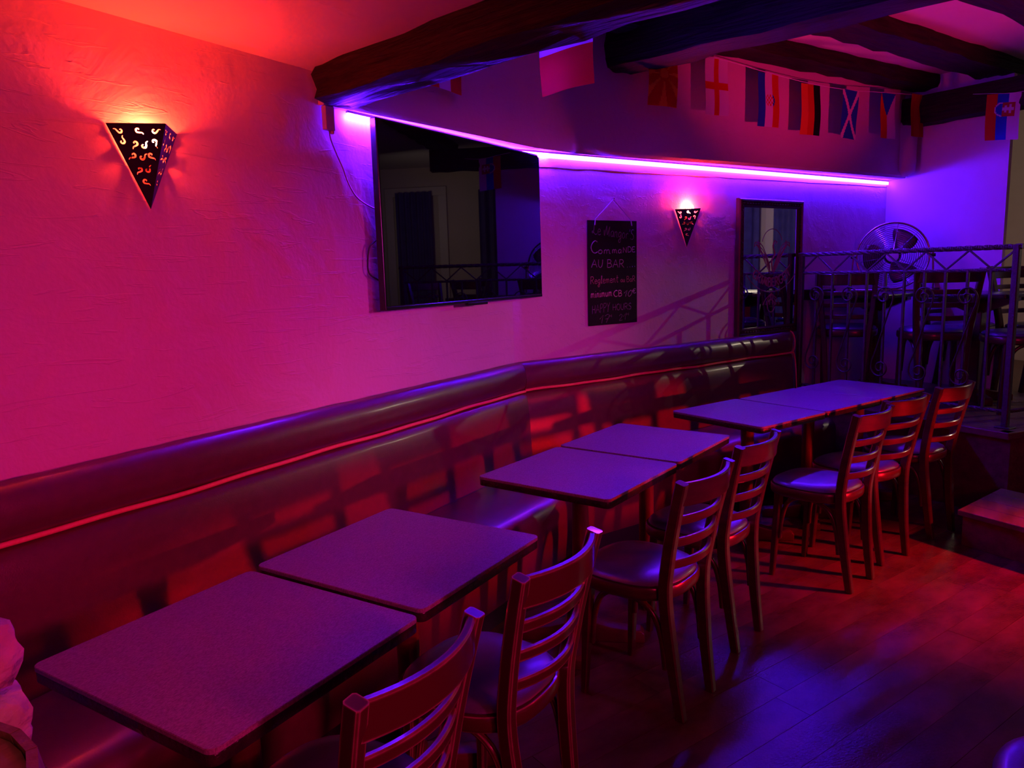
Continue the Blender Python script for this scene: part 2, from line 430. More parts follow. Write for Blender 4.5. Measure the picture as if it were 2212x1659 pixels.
# shallow plaster lip below the light strip
mb = MB()
lip = []
for i in range(25):
    t = 0.15 + 3.84 * i / 24
    lip.append(far(t, 0.004 + random.uniform(0, .003), 2.165 + 0.035 * i / 24 + random.uniform(-.003, .003)))
for i in range(24):
    a, b = lip[i], lip[i + 1]
    top = 2.25
    wa, wb = far(0.15 + 3.84 * i / 24), far(0.15 + 3.84 * (i + 1) / 24)
    mb.add([a, b, (b.x, b.y, top), (a.x, a.y, top), (wa.x, wa.y, a.z - .004), (wb.x, wb.y, b.z - .004)], [(0, 1, 2, 3), (4, 5, 1, 0)])
struct('trim_2', mb.mesh(), M['wall'])

# ceilings: low one over the camera, high beamed one beyond the first beam
bx = lambda y: 2.205 + (y - 2.2) * 0.213                     # line of the first beam
ycs = [2.25, 1.0, 0.0, -1.5, YR]
mb = MB().prism([(XL, YW)] + [(bx(y) + .02, y) for y in ycs] + [(XL, YR)], ZC, ZC + 0.1)
struct('ceiling', mb.mesh(), M['ceil'])
mb = MB().prism([(bx(y) + 0.04, y) for y in ycs] + [(bx(YR) - .09, YR), (bx(YW) - .09, YW)], ZC + 0.1, ZH + .05)
struct('ceiling_riser', mb.mesh(), M['ceil'])
mb = MB().prism([(bx(YW) - .1, YW + .1), (C.x, YW + .1), tuple((far(6.4) + N * .1)[:2]), (8.4, YR - .1), (bx(YR) - .1, YR - .1)], ZH, ZH + 0.1)
struct('ceiling_high', mb.mesh(), M['ceil'])

# hewn beams
def beam(name, a, b, hw, z0, z1, label, seed, taper=0.0, sag=0.0):
    rnd = random.Random(seed)
    a = Vector((a[0], a[1], 0)); b = Vector((b[0], b[1], 0)); L_ = (b - a).length
    d = (b - a) / L_; s_ = Vector((-d.y, d.x, 0))
    ns = max(8, int(L_ / 0.16)); mb = MB(); nn = 12
    hz = (z1 - z0) / 2
    for i in range(ns + 1):
        f = i / ns
        c = Vector((f * L_, 0, (z0 + z1) / 2 - z0 + sag * math.sin(f * math.pi)))
        for j in range(nn):
            q = [(-1, -1), (-.5, -1), (0, -1), (.5, -1), (1, -1), (1, -.2), (1, .5), (1, 1), (0, 1), (-1, 1), (-1, .4), (-1, -.3)][j]
            jx = rnd.uniform(-.012, .012); jz = rnd.uniform(-.010, .010)
            ch = 0.94 if abs(q[0]) == 1 and abs(q[1]) == 1 else 1.0
            mb.v.append((c.x, q[0] * hw * ch + jx, c.z + q[1] * hz * (ch if q[1] < 0 else 1) + (jz if q[1] < 1 else 0)))
    for i in range(ns):
        for j in range(nn): mb.f.append((i * nn + j, i * nn + (j + 1) % nn, (i + 1) * nn + (j + 1) % nn, (i + 1) * nn + j))
    mb.f.append(tuple(range(nn - 1, -1, -1))); mb.f.append(tuple(ns * nn + j for j in range(nn)))
    o = obj(name, mb.mesh(smooth=R(28)), M['beam'])
    o.location = (a.x, a.y, z0); o.rotation_euler = (0, 0, math.atan2(d.y, d.x))
    return tag(o, label, 'beam')
beam('ceiling_beam', (bx(2.18) + .066, 2.18), (bx(-2.2) + .066, -2.2), 0.098, 2.246, 2.385, 'rough dark beam edging the low red ceiling, running from wall corner above television', 1)
beam('ceiling_beam', (4.42, 1.95), (3.62, -2.4), 0.125, 2.745, 2.965, 'thickest black beam with a sawn end sticking out of the upper wall', 2)
beam('ceiling_beam', far(0.2, 0.16)[:2], far(4.3, 0.30)[:2], 0.10, 2.935, 3.06, 'black ceiling beam along the upper wall right above the flags', 3)
beam('ceiling_beam', far(0.3, 0.82)[:2], far(4.6, 0.82)[:2], 0.125, 2.935, 3.06, 'ceiling beam with violet underside crossing over the thickest beam', 4)
beam('ceiling_beam', far(0.3, 1.58)[:2], far(4.6, 1.58)[:2], 0.125, 2.935, 3.06, 'ceiling beam cut by the top right corner of the picture', 5)
e0, e1 = far(T_END - .09, 0.12), far(T_END - .13, 1.6)
beam('ceiling_beam', e0[:2], e1[:2], 0.085, 2.65, 2.87, 'short black beam across the top of the violet end wall', 6)

# ------------------------------------------------------------------ light strip under the bulkhead
strip = thing('led_strip', 'glowing violet light strip under the wall ledge above the television', 'light strip', (2.37, 2.22, 2.243))
path = [Vector((2.37, YW - 0.022, 2.236)), Vector((3.655, YW - 0.022, 2.238))]
path2 = [far(0.0, 0.022, 2.238), far(3.985, 0.022, 2.240)]
def along(p, step):
    out = []
    for a, b in p:
        n_ = int((b - a).length / step)
        out += [(a.lerp(b, (i + .5) / n_), (b - a).normalized()) for i in range(n_)]
    return out
mb = MB()
for a, b in ((path[0], path[1]), (path2[0], path2[1])):
    d = (b - a).normalized(); s_ = Vector((-d.y, d.x, 0)) * 0.006
    mb.prism([(a - s_)[:2], (b - s_)[:2], (b + s_)[:2], (a + s_)[:2]], 2.2395, 2.247)
o = obj('tape', mb.mesh(), M['tape'], strip); o.matrix_parent_inverse = strip.matrix_world.inverted()
o.location = (0, 0, 0)
o.matrix_parent_inverse = Matrix.Translation((-2.37, -2.22, -2.243))
led_me = MB().prism([(-.009, -.006), (.009, -.006), (.009, .006), (-.009, .006)], -0.026, 0.0).mesh(bevel=0.001, seg=1)  # light blocks made oversized to imitate glare around the strip
led_far = led_me.copy()
led_me.materials.append(M['led']); led_far.materials.append(M['led_far'])
for p, d in along([(path[0], path[1]), (path2[0], path2[1])], 0.0225):
    o = bpy.data.objects.new('led', led_me if p.x < 3.9 else led_far); COL.objects.link(o); o.parent = strip
    o.location = Vector((p.x, p.y, 2.2395)) - Vector((2.37, 2.22, 2.243)); o.rotation_euler = (0, 0, math.atan2(d.y, d.x))

# controller box of the strip with its cords, at the end of the first beam
ctl = thing('strip_controller', 'small pale controller box hanging on cords beside the light strip', 'controller', (2.262, 2.226, 2.20))
obj('housing', MB().box(-.026, .026, -.012, .012, -.046, .046).mesh(bevel=0.004), M['plastic'], ctl)
obj('socket', MB().box(.012, .022, -.008, .008, -.058, -.045).mesh(bevel=0.002, seg=1), M['plastic'], ctl)
def cordpath(pts, r, name, mat, par, base):
    mb = MB().tube(catmull([Vector(p) - Vector(base) for p in pts], 6), r, 6)
    return obj(name, mb.mesh(smooth=R(60)), mat, par)
cb = (2.262, 2.226, 2.20)
cordpath([(2.258, 2.226, 2.245), (2.243, 2.225, 2.30), (2.242, 2.225, 2.345), (2.262, 2.224, 2.366), (2.276, 2.223, 2.34), (2.279, 2.222, 2.28), (2.283, 2.222, 2.244)], 0.0045, 'supply_cord', M['cord'], ctl, cb)
cordpath([(2.268, 2.226, 2.245), (2.256, 2.222, 2.30), (2.256, 2.22, 2.35), (2.266, 2.218, 2.37)], 0.0035, 'supply_cord', M['cord'], ctl, cb)
cordpath([(2.268, 2.232, 2.157), (2.285, 2.24, 2.12), (2.315, 2.244, 2.07), (2.345, 2.244, 2.02), (2.372, 2.244, 1.96), (2.42, 2.244, 1.905), (2.50, 2.242, 1.87), (2.56, 2.235, 1.86)], 0.0035, 'thin_lead', M['cord'], ctl, cb)

# ------------------------------------------------------------------ banquettes
m_in = (Vector((0, -1, 0)) + WD) / (1 + Vector((0, -1, 0)).dot(WD))       # mitre direction at the bend
def bench_point(which, s_, d, z):
    """which 0: near section, s_ = x; which 1: far section, s_ = distance from the bend"""
    if which == 0:
        x_end = C.x + m_in.x * d
        return Vector((s_[0] + (x_end - s_[0]) * s_[1], YW - d, z))
    t0 = (m_in * d).dot(U)
    t = t0 + (s_[0] - t0) * s_[1]
    return far(t, d, z)
BACK = [(0.006, 0.88), (0.006, 1.035), (0.018, 1.053), (0.040, 1.058), (0.064, 1.046), (0.082, 1.02), (0.090, 0.985), (0.091, 0.95), (0.085, 0.918), (0.074, 0.900), (0.062, 0.892)]
LOWER = [(0.010, 0.40), (0.010, 0.890), (0.060, 0.889), (0.082, 0.872), (0.094, 0.84), (0.102, 0.79), (0.108, 0.72), (0.114, 0.62), (0.120, 0.53), (0.122, 0.40)]
SEATP = [(0.10, 0.30), (0.10, 0.455), (0.14, 0.468), (0.26, 0.474), (0.40, 0.474), (0.48, 0.468), (0.525, 0.450), (0.548, 0.42), (0.556, 0.38), (0.556, 0.27), (0.545, 0.12), (0.10, 0.12)]
def bench(which, s0, ns, label, cap):
    root = thing('banquette', label, 'banquette', (2.4, 2.2, 0) if which == 0 else tuple(far(1.5, .1)))
    inv = Matrix.Translation(-root.location)
    rnd = random.Random(11 + which)
    def sweep(name, prof, mat, wob):
        mb = MB(); n_ = len(prof)
        for i in range(ns + 1):
            f = i / ns
            k = 1.0
            if cap and which == 1 and i == ns: k = 0.80
            for (d, z) in prof:
                dz = wob * rnd.uniform(-1, 1); dd = wob * rnd.uniform(-1, 1)
                mb.v.append(tuple(bench_point(which, (s0, f if which == 1 else f), d * (k if d > .03 else 1) + (dd if d > .03 else 0), z + dz * (1 if d > .03 else 0))))
        for i in range(ns):
            for j in range(n_): mb.f.append((i * n_ + j, i * n_ + (j + 1) % n_, (i + 1) * n_ + (j + 1) % n_, (i + 1) * n_ + j))
        mb.f.append(tuple(range(n_))); mb.f.append(tuple(ns * n_ + j for j in range(n_)))
        o = obj(name, mb.mesh(smooth=R(55)), mat, root); o.matrix_parent_inverse = inv
        return o
    sweep('back_roll', BACK, M['vinyl'], 0.0016)
    sweep('back_pad', LOWER, M['vinyl'], 0.0012)
    s_full = s0
    if which == 1: s0 = s0 - .09
    sweep('seat', SEATP, M['vinyl'], 0.0012)
    sweep('plinth', [(0.12, 0.0), (0.12, 0.13), (0.50, 0.13), (0.50, 0.0)], M['plinth'], 0)
    s0 = s_full
    pts = []
    for i in range(41):
        f = i / 40
        pts.append(bench_point(which, (s0, f), 0.078, 0.893 + 0.0028 * math.sin(f * 17 + which) + 0.0016 * math.sin(f * 41)))
    if cap:                                              # the cord turns down the end of the bench and over the roll
        e = [far(s0 + .003, d, z) for d, z in ((0.082, .885), (0.094, .84), (0.104, .76), (0.112, .64), (0.120, .5))]
        o = obj('piping', MB().tube(e, 0.0055, 6).mesh(smooth=R(60)), M['piping'], root); o.matrix_parent_inverse = inv
        e = [far(s0 + .003, d * .96 + .002, z) for d, z in ((0.074, .900), (0.085, .918), (0.091, .95), (0.090, .985), (0.082, 1.02), (0.064, 1.046), (0.040, 1.058))]
        o = obj('piping', MB().tube(e, 0.0045, 6).mesh(smooth=R(60)), M['piping'], root); o.matrix_parent_inverse = inv
    o = obj('piping', MB().tube(pts, 0.0082, 8).mesh(smooth=R(60)), M['piping'], root); o.matrix_parent_inverse = inv
    return root
bench(0, 0.64, 44, 'long dark vinyl wall bench with orange piping below the television and left lamp', False)
bench(1, 2.60, 30, 'dark vinyl wall bench below the chalkboard and mirror, right of the bend', True)

# ------------------------------------------------------------------ bistro tables
def rounded_rect(a, b, r, n=5):
    out = []
    for cx, cy, s0 in ((a - r, b - r, 0), (-a + r, b - r, 90), (-a + r, -b + r, 180), (a - r, -b + r, 270)):
        for i in range(n + 1):
            t = R(s0 + 90 * i / n); out.append((cx + r * math.cos(t), cy + r * math.sin(t)))
    return out
def foot_mesh(L_, w_):
    side = [(0.02, 0.0), (0.02, 0.085), (0.06, 0.085), (0.13, 0.066), (0.20, 0.056), (L_ - .015, 0.054), (L_, 0.04), (L_, 0.0)]
    mb = MB(); n_ = len(side)
    mb.add([(x, -w_, z) for x, z in side] + [(x, w_, z) for x, z in side],
           [tuple(range(n_)), tuple(range(2 * n_ - 1, n_ - 1, -1))] + [(i, (i + 1) % n_, n_ + (i + 1) % n_, n_ + i) for i in range(n_)])
    return mb.mesh(smooth=SM, bevel=0.005)
FOOT = foot_mesh(0.265, 0.032); FOOT.materials.append(M['base'])
COLM = MB().lathe([(0.045, 0.03), (0.045, 0.10), (0.036, 0.115), (0.036, 0.66), (0.042, 0.675), (0.042, 0.70)], 20).mesh(smooth=SM); COLM.materials.append(M['base'])
PLATE = MB().box(-.17, .17, -.03, .03, .700, .712).box(-.03, .03, -.17, .17, .700, .7125).mesh(); PLATE.materials.append(M['iron'])
def table(x, y, yaw, hw, hd, label, group='square bistro tables along the bench', z=0.0, foot_rot=R(45)):
    t = thing('bistro_table', label, 'table', (x, y, z), yaw, group)
    top = MB().prism(rounded_rect(hw, hd, .022), 0.738, 0.750).mesh(smooth=SM, bevel=0.0015, seg=1)
    tt = obj('tabletop', top, M['laminate'], t)
    obj('edge_band', MB().prism(rounded_rect(hw - .001, hd - .001, .022), 0.7125, 0.738).mesh(smooth=SM, bevel=0.003, seg=2), M['edge'], tt)
    o = bpy.data.objects.new('column', COLM); COL.objects.link(o); o.parent = t
    o = bpy.data.objects.new('mounting_plate', PLATE); COL.objects.link(o); o.parent = t
    for q in range(4):
        o = bpy.data.objects.new('foot', FOOT); COL.objects.link(o); o.parent = t; o.rotation_euler = (0, 0, foot_rot + q * math.pi / 2)
    return t
table(1.036, 1.422, 0.002, .298, .310, 'square grey-topped bistro table in the lower left, nearest to the camera', foot_rot=R(20))
table(1.662, 1.438, -.002, .298, .310, 'second bistro table from the camera, its near corner at the worn chairs', foot_rot=R(45))
table(2.713, 1.363, -.090, .298, .308, 'left table of the middle pair, in front of the bend of the bench', foot_rot=R(30))
table(3.332, 1.312, -.090, .298, .308, 'right table of the middle pair, its front edge behind two chairs', foot_rot=R(30))
table(4.236, 1.057, -.398, .290, .308, 'left table of the far row of three, corner jutting over bench seat', foot_rot=R(45))
table(4.785, .826, -.402, .288, .300, 'middle table of the far row of three tables', foot_rot=R(45))
table(5.300, .606, -.402, .268, .296, 'end table of the far row, close to the iron railing', foot_rot=R(45))

# ------------------------------------------------------------------ chairs
def rear_axis(s_, z):
    """rear post centre line: foot, seat bend, raked top"""
    pts = [(0.0, 0.118, 0.0), (0.22, 0.128, 0.030), (0.45, 0.146, 0.048), (0.60, 0.160, 0.030), (0.75, 0.172, 0.0), (0.885, 0.183, -0.032)]
    for (z0, x0, y0), (z1, x1, y1) in zip(pts, pts[1:]):
        if z <= z1 + 1e-6:
            f = (z - z0) / (z1 - z0); return Vector((s_ * (x0 + (x1 - x0) * f), y0 + (y1 - y0) * f, z))
    return Vector((s_ * 0.183, -.032, z))
CH = {}
def chair_parts():
    P = {}
    for s_ in (-1, 1):
        path = catmull([rear_axis(s_, z) for z in (0, .22, .45, .60, .75, .882)], 5)
        rad = [0.80 + 0.2 * min(1, p.z / .25) if p.z < .45 else 1.0 - 0.12 * (p.z - .45) / .43 for p in path]
        P['post%d' % s_] = MB().tube(path, rad, sq=(0.0185, 0.0215), up=(1, 0, 0)).mesh(smooth=R(35))
        lg = [Vector((s_ * .158, .352, .46)), Vector((s_ * .164, .362, .25)), Vector((s_ * .170, .374, 0))]
        P['leg%d' % s_] = MB().tube(catmull(lg, 4), [1 - .35 * i / 8 for i in range(9)], sq=(0.019, 0.019), up=(1, 0, 0)).mesh(smooth=R(35))
        hoop = [Vector((s_ * .138, .052, .185)), Vector((s_ * .141, .066, .30)), Vector((s_ * .146, .10, .385)), Vector((s_ * .152, .17, .428)), Vector((s_ * .154, .25, .430)), Vector((s_ * .153, .31, .39)), Vector((s_ * .152, .338, .30)), Vector((s_ * .155, .346, .20))]
        P['hoop%d' % s_] = MB().tube(catmull(hoop, 5), 0.0115, 8).mesh(smooth=R(60))
    def slat(z0, z1, bow, th):
        mb = MB(); ns = 14
        a, b = rear_axis(-1, (z0 + z1) / 2), rear_axis(1, (z0 + z1) / 2)
        for i in range(ns + 1):
            f = i / ns
            p = a.lerp(b, f); cv = bow * (1 - (2 * f - 1) ** 2)
            y = p.y - cv
            lean = -0.06 * (z1 - z0)
            for (dy, z) in ((-th, z0 + .004), (-th, z1 - .004), (-th + .004, z1), (th - .004, z1), (th, z1 - .004), (th, z0 + .004), (th - .004, z0), (-th + .004, z0)):
                mb.v.append((p.x, y + dy + lean * ((z - z0) / (z1 - z0)), z))
        for i in range(ns):
            for j in range(8): mb.f.append((i * 8 + j, i * 8 + (j + 1) % 8, (i + 1) * 8 + (j + 1) % 8, (i + 1) * 8 + j))
        mb.f.append(tuple(range(8))); mb.f.append(tuple(ns * 8 + j for j in range(8)))
        return mb.mesh(smooth=R(35))
    P['rail'] = slat(0.800, 0.880, 0.050, 0.0105)
    for i, (a, b) in enumerate(((0.727, 0.758), (0.645, 0.676), (0.562, 0.593))): P['slat%d' % i] = slat(a, b, 0.046, 0.0085)
    def outline(k, n_=40):
        out = []
        for i in range(n_):
            t = 2 * math.pi * i / n_
            c_, s2 = math.cos(t), math.sin(t)
            e = 2 / 2.7
            x = math.copysign(abs(c_) ** e, c_) * (0.205 + 0.012 * s2); y = math.copysign(abs(s2) ** e, s2) * 0.205
            out.append((x * k, 0.232 + y * k))
        return out
    def loft(levels):
        mb = MB(); n_ = 40
        for k, z in levels:
            mb.v += [(x, y, z) for x, y in outline(k, n_)]
        for i in range(len(levels) - 1):
            for j in range(n_): mb.f.append((i * n_ + j, i * n_ + (j + 1) % n_, (i + 1) * n_ + (j + 1) % n_, (i + 1) * n_ + j))
        mb.f.append(tuple(range(n_ - 1, -1, -1))); mb.f.append(tuple((len(levels) - 1) * n_ + j for j in range(n_)))
        return mb.mesh(smooth=R(50))
    P['frame'] = loft([(0.95, .432), (0.985, .437), (1.0, .448), (1.0, .474), (0.985, .480), (0.94, .481)])
    P['pad'] = loft([(0.93, .4805), (0.95, .486), (0.93, .494), (0.86, .502), (0.72, .508), (0.45, .512), (0.15, .513)])
    return P
PARTS = chair_parts()
PARTS_WORN = {k: v.copy() for k, v in PARTS.items() if k not in ('pad',)}
for k, v in PARTS.items(): v.materials.append(M['seat'] if k == 'pad' else M['chair'])
for k, v in PARTS_WORN.items(): v.materials.append(M['worn'])
def chair(x, y, yaw, label, group, worn=False, z=0.0, sc=1.0):
    t = thing('slat_back_chair', label, 'chair', (x, y, z), yaw, group)
    t.scale = (sc, sc, sc)
    def part(name, key):
        o = bpy.data.objects.new(name, PARTS_WORN[key] if worn and key != 'pad' else PARTS[key]); COL.objects.link(o); o.parent = t; return o
    part('rear_post', 'post-1'); part('rear_post', 'post1'); part('leg', 'leg-1'); part('leg', 'leg1')
    part('hoop_stretcher', 'hoop-1'); part('hoop_stretcher', 'hoop1')
    part('top_rail', 'rail'); part('back_slat', 'slat0'); part('back_slat', 'slat1'); part('back_slat', 'slat2')
    fr = part('seat_frame', 'frame'); pd = part('seat_pad', 'pad'); pd.parent = fr
    return t
G1 = 'slat back chairs along the row of tables'
chair(1.008, .872, R(2), 'dark wooden chair cut by the bottom edge, its edges rubbed pale', G1, True)
chair(1.572, .876, R(-2.2), 'worn wooden chair behind the foremost one, violet light on its round seat', G1, True)
chair(2.462, .778, R(-8.2), 'wooden slat-back chair in front of the left middle table', G1)
chair(3.025, .738, R(-9), 'wooden slat-back chair in front of the right middle table', G1)
chair(3.835, .398, R(-16.5), 'red-lit slat-back chair at the left table of the far row', G1)
chair(4.262, .287, R(-25.5), 'red-lit slat-back chair just behind another one, at the middle far table', G1)
chair(4.80, .085, R(-24), 'last slat-back chair of the row, close to the platform', G1)

# ------------------------------------------------------------------ platform, step and railing
ZP = 0.535
E0 = far(2.62 + .0, 0.02); E1 = Vector((5.245, -0.225, 0))
ed = (E1 - Vector((6.06, 1.21, 0))); ed.normalize()
E0 = E1 - ed * ((E1.y - 1.225) / ed.y)
E2 = E1 + Vector((0.80, -0.60, 0)) * 0.7; E3 = E2 + ed * 1.6
Q1 = far(6.28, 0.01); Q2 = far(6.28, 4.0)
outer = [E0[:2], E1[:2], E2[:2], E3[:2], (E3 + U * 2.2)[:2], Q1[:2]]
pl = thing('platform', 'raised wooden platform with a nosed edge behind the iron railing', 'platform', (6.2, 0.2, 0))
pinv = Matrix.Translation((-6.2, -.2, 0))
ins = [(E0 + U * .03)[:2], (E1 + U * .03)[:2], (E2 + U * .03)[:2], (E3 + U * .03)[:2], (E3 + U * 2.2)[:2], Q1[:2]]
o = obj('body', MB().prism(ins, 0.0, ZP - 0.02).mesh(), M['deck'], pl); o.matrix_parent_inverse = pinv
for a, b in ((E0, E1), (E1, E2), (E2, E3)):
    d = (b - a).normalized(); s_ = Vector((-d.y, d.x, 0))
    if s_.dot(U) < 0: s_ = -s_
    o = obj('nosing', MB().prism([a[:2], b[:2], (b + s_ * .075)[:2], (a + s_ * .075)[:2]], ZP - .045, ZP).mesh(bevel=.006), M['deck'], pl); o.matrix_parent_inverse = pinv
# deck boards parallel to the edge
for i in range(14):
    o0 = 0.078 + i * 0.121
    a = E0 + U * o0; b = E1 + ed * 1.2 + U * o0
    poly = [a[:2], b[:2], (b + U * .119)[:2], (a + U * .119)[:2]]
    # keep the boards on the deck side of the recess
    for (p, q) in ((E1, E2), (E2, E3)):
        d = (q - p).normalized(); s_ = Vector((-d.y, d.x, 0))
        if s_.dot(U) < 0: s_ = -s_
        if (p, q) == (E1, E2): poly = clip(poly, (p + s_ * .077)[:2], s_[:2])
    poly = clip(poly, far(0, .012)[:2], WD[:2])
    if len(poly) > 2:
        o = obj('deck_board', MB().prism([tuple(p) for p in poly], ZP - .025, ZP - .001).mesh(), M['deck'], pl); o.matrix_parent_inverse = pinv

st = thing('step', 'low wooden step lit red beside the platform edge', 'step', (5.0, -.5, 0))
sinv = Matrix.Translation((-5.0, .5, 0))
S0 = Vector((4.655, 0.012, 0)); sw = Vector((-.50, -.866, 0)).normalized(); S1 = Vector((5.225, -0.205, 0))
sx = (S1 - S0)
ZS = 0.20
o = obj('riser_box', MB().prism([(S0 + sx * .05 + sw * .02)[:2], (S1 + sw * .02)[:2], (S1 + sw * 1.3)[:2], (S0 + sx * .05 + sw * 1.3)[:2]], 0, ZS - .03).mesh(), M['deck'], st); o.matrix_parent_inverse = sinv
for i in range(4):
    a0, a1 = i / 4 + .003, (i + 1) / 4 - .003
    o = obj('tread_board', MB().prism([(S0 + sx * a0)[:2], (S0 + sx * a1)[:2], (S0 + sx * a1 + sw * 1.35)[:2], (S0 + sx * a0 + sw * 1.35)[:2]], ZS - .03, ZS).mesh(bevel=.004), M['deck'], st); o.matrix_parent_inverse = sinv

# railing: local x from the wall post to the free post
RA = Vector((6.100, 1.137, 0)); RB = Vector((5.405, -0.208, 0))
rl = thing('railing', 'wrought iron railing with zigzag band and S-scrolls on the platform edge', 'railing', (RA.x, RA.y, ZP), math.atan2((RB - RA).y, (RB - RA).x))
LR = (RB - RA).length
HT = 1.635 - ZP; H2 = 1.497 - ZP; HB = 0.635 - ZP
def bar(name, a, b, half, twist=0.0, seg=1):
    pts = [Vector(a).lerp(Vector(b), i / seg) for i in range(seg + 1)]
    return obj(name, MB().tube(pts, 1.0, sq=(half, half), twist=twist, up=(0, 1, 0) if abs(Vector(b).x - Vector(a).x) < 1e-6 or True else None).mesh(), M['iron'], rl)
def vbar(name, x, z0, z1, half):
    return obj(name, MB().tube([(x, 0, z0), (x, 0, z1)], 1.0, sq=(half, half), up=(1, 0, 0)).mesh(), M['iron'], rl)
vbar('post', 0, 0, HT + .01, 0.019); vbar('post', LR, 0, HT + .01, 0.019)
obj('foot_plate', MB().box(-.045, .045, -.04, .04, 0, .008).mesh(bevel=.002, seg=1), M['iron'], rl)
obj('foot_plate', MB().box(LR - .045, LR + .045, -.04, .04, 0, .008).mesh(bevel=.002, seg=1), M['iron'], rl)
bar('top_rail', (-.03, 0, HT), (LR + .03, 0, HT), 0.0135, R(22), 110)
bar('middle_rail', (0, 0, H2), (LR, 0, H2), 0.009, R(22), 110)
bar('bottom_rail', (0, 0, HB), (LR, 0, HB), 0.010, R(22), 110)
sp = LR / 11
for i in range(11):
    z0, z1 = (H2 + .008, HT - .012) if i % 2 == 0 else (HT - .012, H2 + .008)
    bar('zigzag_bar', (i * sp, 0, z0), ((i + 1) * sp, 0, z1), 0.0055)
for i in range(1, 11): vbar('baluster', i * sp, HB, H2, 0.0085)
def scroll_pts():
    up_c = Vector((0.004, 0, 1.333 - ZP)); lo_c = Vector((-0.004, 0, 0.83 - ZP))
    mid = (up_c + lo_c) / 2
    half = []
    turns = 1.62; ns = 44
    for i in range(ns + 1):                         # from the eye of the upper spiral outward, leaving on the right going down
        f = i / ns
        r = 0.011 + (0.067 - 0.011) * f ** 1.15
        a = R(0) + 2 * math.pi * turns * (1 - f)
        half.append(up_c + Vector((r * math.cos(a), 0, r * math.sin(a))))
    p0 = half[-1]
    half += [p0 + Vector((-.006, 0, -.05)), p0 + Vector((-.030, 0, -.115))]
    low = [mid * 2 - p for p in half]
    return half + low[::-1]
SCR = MB().tube(catmull(scroll_pts(), 2), 0.0058, 6, up=(0, 1, 0)).mesh(smooth=R(60)); SCR.materials.append(M['iron'])
for i in (1, 3, 5, 7, 9):
    o = bpy.data.objects.new('scroll', SCR); COL.objects.link(o); o.parent = rl; o.location = (i * sp, -0.013, 0)
# short return of the railing along the recess
rd = Vector((0.80, -0.60, 0)); rl_in = Matrix.Rotation(-rl.rotation_euler.z, 4, 'Z')
ld_ = rl_in @ rd
a = Vector((LR, 0, 0)); b = a + ld_ * 0.33
for nm, z, hf in (('top_rail', HT, .0135), ('middle_rail', H2, .009), ('bottom_rail', HB, .010)):
    pts = [Vector((a.x, a.y, z)).lerp(Vector((b.x, b.y, z)), i / 60) for i in range(61)]
    obj(nm, MB().tube(pts, 1.0, sq=(hf, hf), twist=R(22), up=(0, 0, 1)).mesh(), M['iron'], rl)
obj('post', MB().tube([(b.x, b.y, 0), (b.x, b.y, HT)], 1.0, sq=(.019, .019), up=(1, 0, 0)).mesh(), M['iron'], rl)

# furniture on the platform
G2 = 'slat back chairs on the platform'
vaz = math.atan2(0.521, 0.840)
chair(6.15, .815, vaz - R(26) - R(90), 'slat-back chair behind the left half of the railing, seen from behind', G2, z=ZP, sc=1.08)
chair(5.92, .155, vaz - R(14) - R(90), 'slat-back chair behind the middle of the railing, seen from behind', G2, z=ZP, sc=1.10)
chair(7.03, .29, vaz + R(180 + 35) - R(90), 'slat-back chair at the end wall facing the fan table', G2, z=ZP, sc=1.06)
chair(6.80, -.26, vaz + R(180 + 12) - R(90), 'slat-back chair facing the camera behind the right platform table', G2, z=ZP, sc=1.10)
chair(6.14, -.52, vaz + R(75) - R(90), 'slat-back chair at the right edge of the picture on the platform', G2, z=ZP, sc=1.08)

def high_table(x, y, hw, hd, label):
    t = thing('pedestal_table', label, 'table', (x, y, ZP), -A, 'dark pedestal tables on the platform')
    obj('tabletop', MB().prism(rounded_rect(hw, hd, .03), .762, .79).mesh(smooth=SM, bevel=.004), M['edge'], t)
    mb = MB()                                       # tapered bearer arms below the top
    for sx_, sy_ in ((1, 0), (0, 1)):
        a_, b_ = (hw * .86, .028) if sx_ else (.028, hd * .86)
        top = [(-a_, -b_), (a_, -b_), (a_, b_), (-a_, b_)]
        k_ = .16
        bot = [(-a_ * (k_ if sx_ else 1), -b_ * (k_ if sy_ else 1)), (a_ * (k_ if sx_ else 1), -b_ * (k_ if sy_ else 1)), (a_ * (k_ if sx_ else 1), b_ * (k_ if sy_ else 1)), (-a_ * (k_ if sx_ else 1), b_ * (k_ if sy_ else 1))]
        mb.add([(p[0], p[1], .64) for p in bot] + [(p[0], p[1], .735) for p in top] + [(p[0], p[1], .762) for p in top],
               [(3, 2, 1, 0), (8, 9, 10, 11)] + [(i, (i + 1) % 4, 4 + (i + 1) % 4, 4 + i) for i in range(4)] + [(4 + i, 4 + (i + 1) % 4, 8 + (i + 1) % 4, 8 + i) for i in range(4)])
    obj('bearer', mb.mesh(), M['chair'], t)
    obj('column', MB().box(-.05, .05, -.05, .05, .05, .66).mesh(bevel=.006), M['chair'], t)
    for q in range(4):
        o = bpy.data.objects.new('foot', FOOT); COL.objects.link(o); o.parent = t; o.rotation_euler = (0, 0, R(45) + q * math.pi / 2)
    return t
high_table(6.60, .665, .40, .31, 'dark pedestal table carrying the fan, against the far wall')
high_table(6.43, -.03, .31, .31, 'dark pedestal table on the platform right of the fan table')

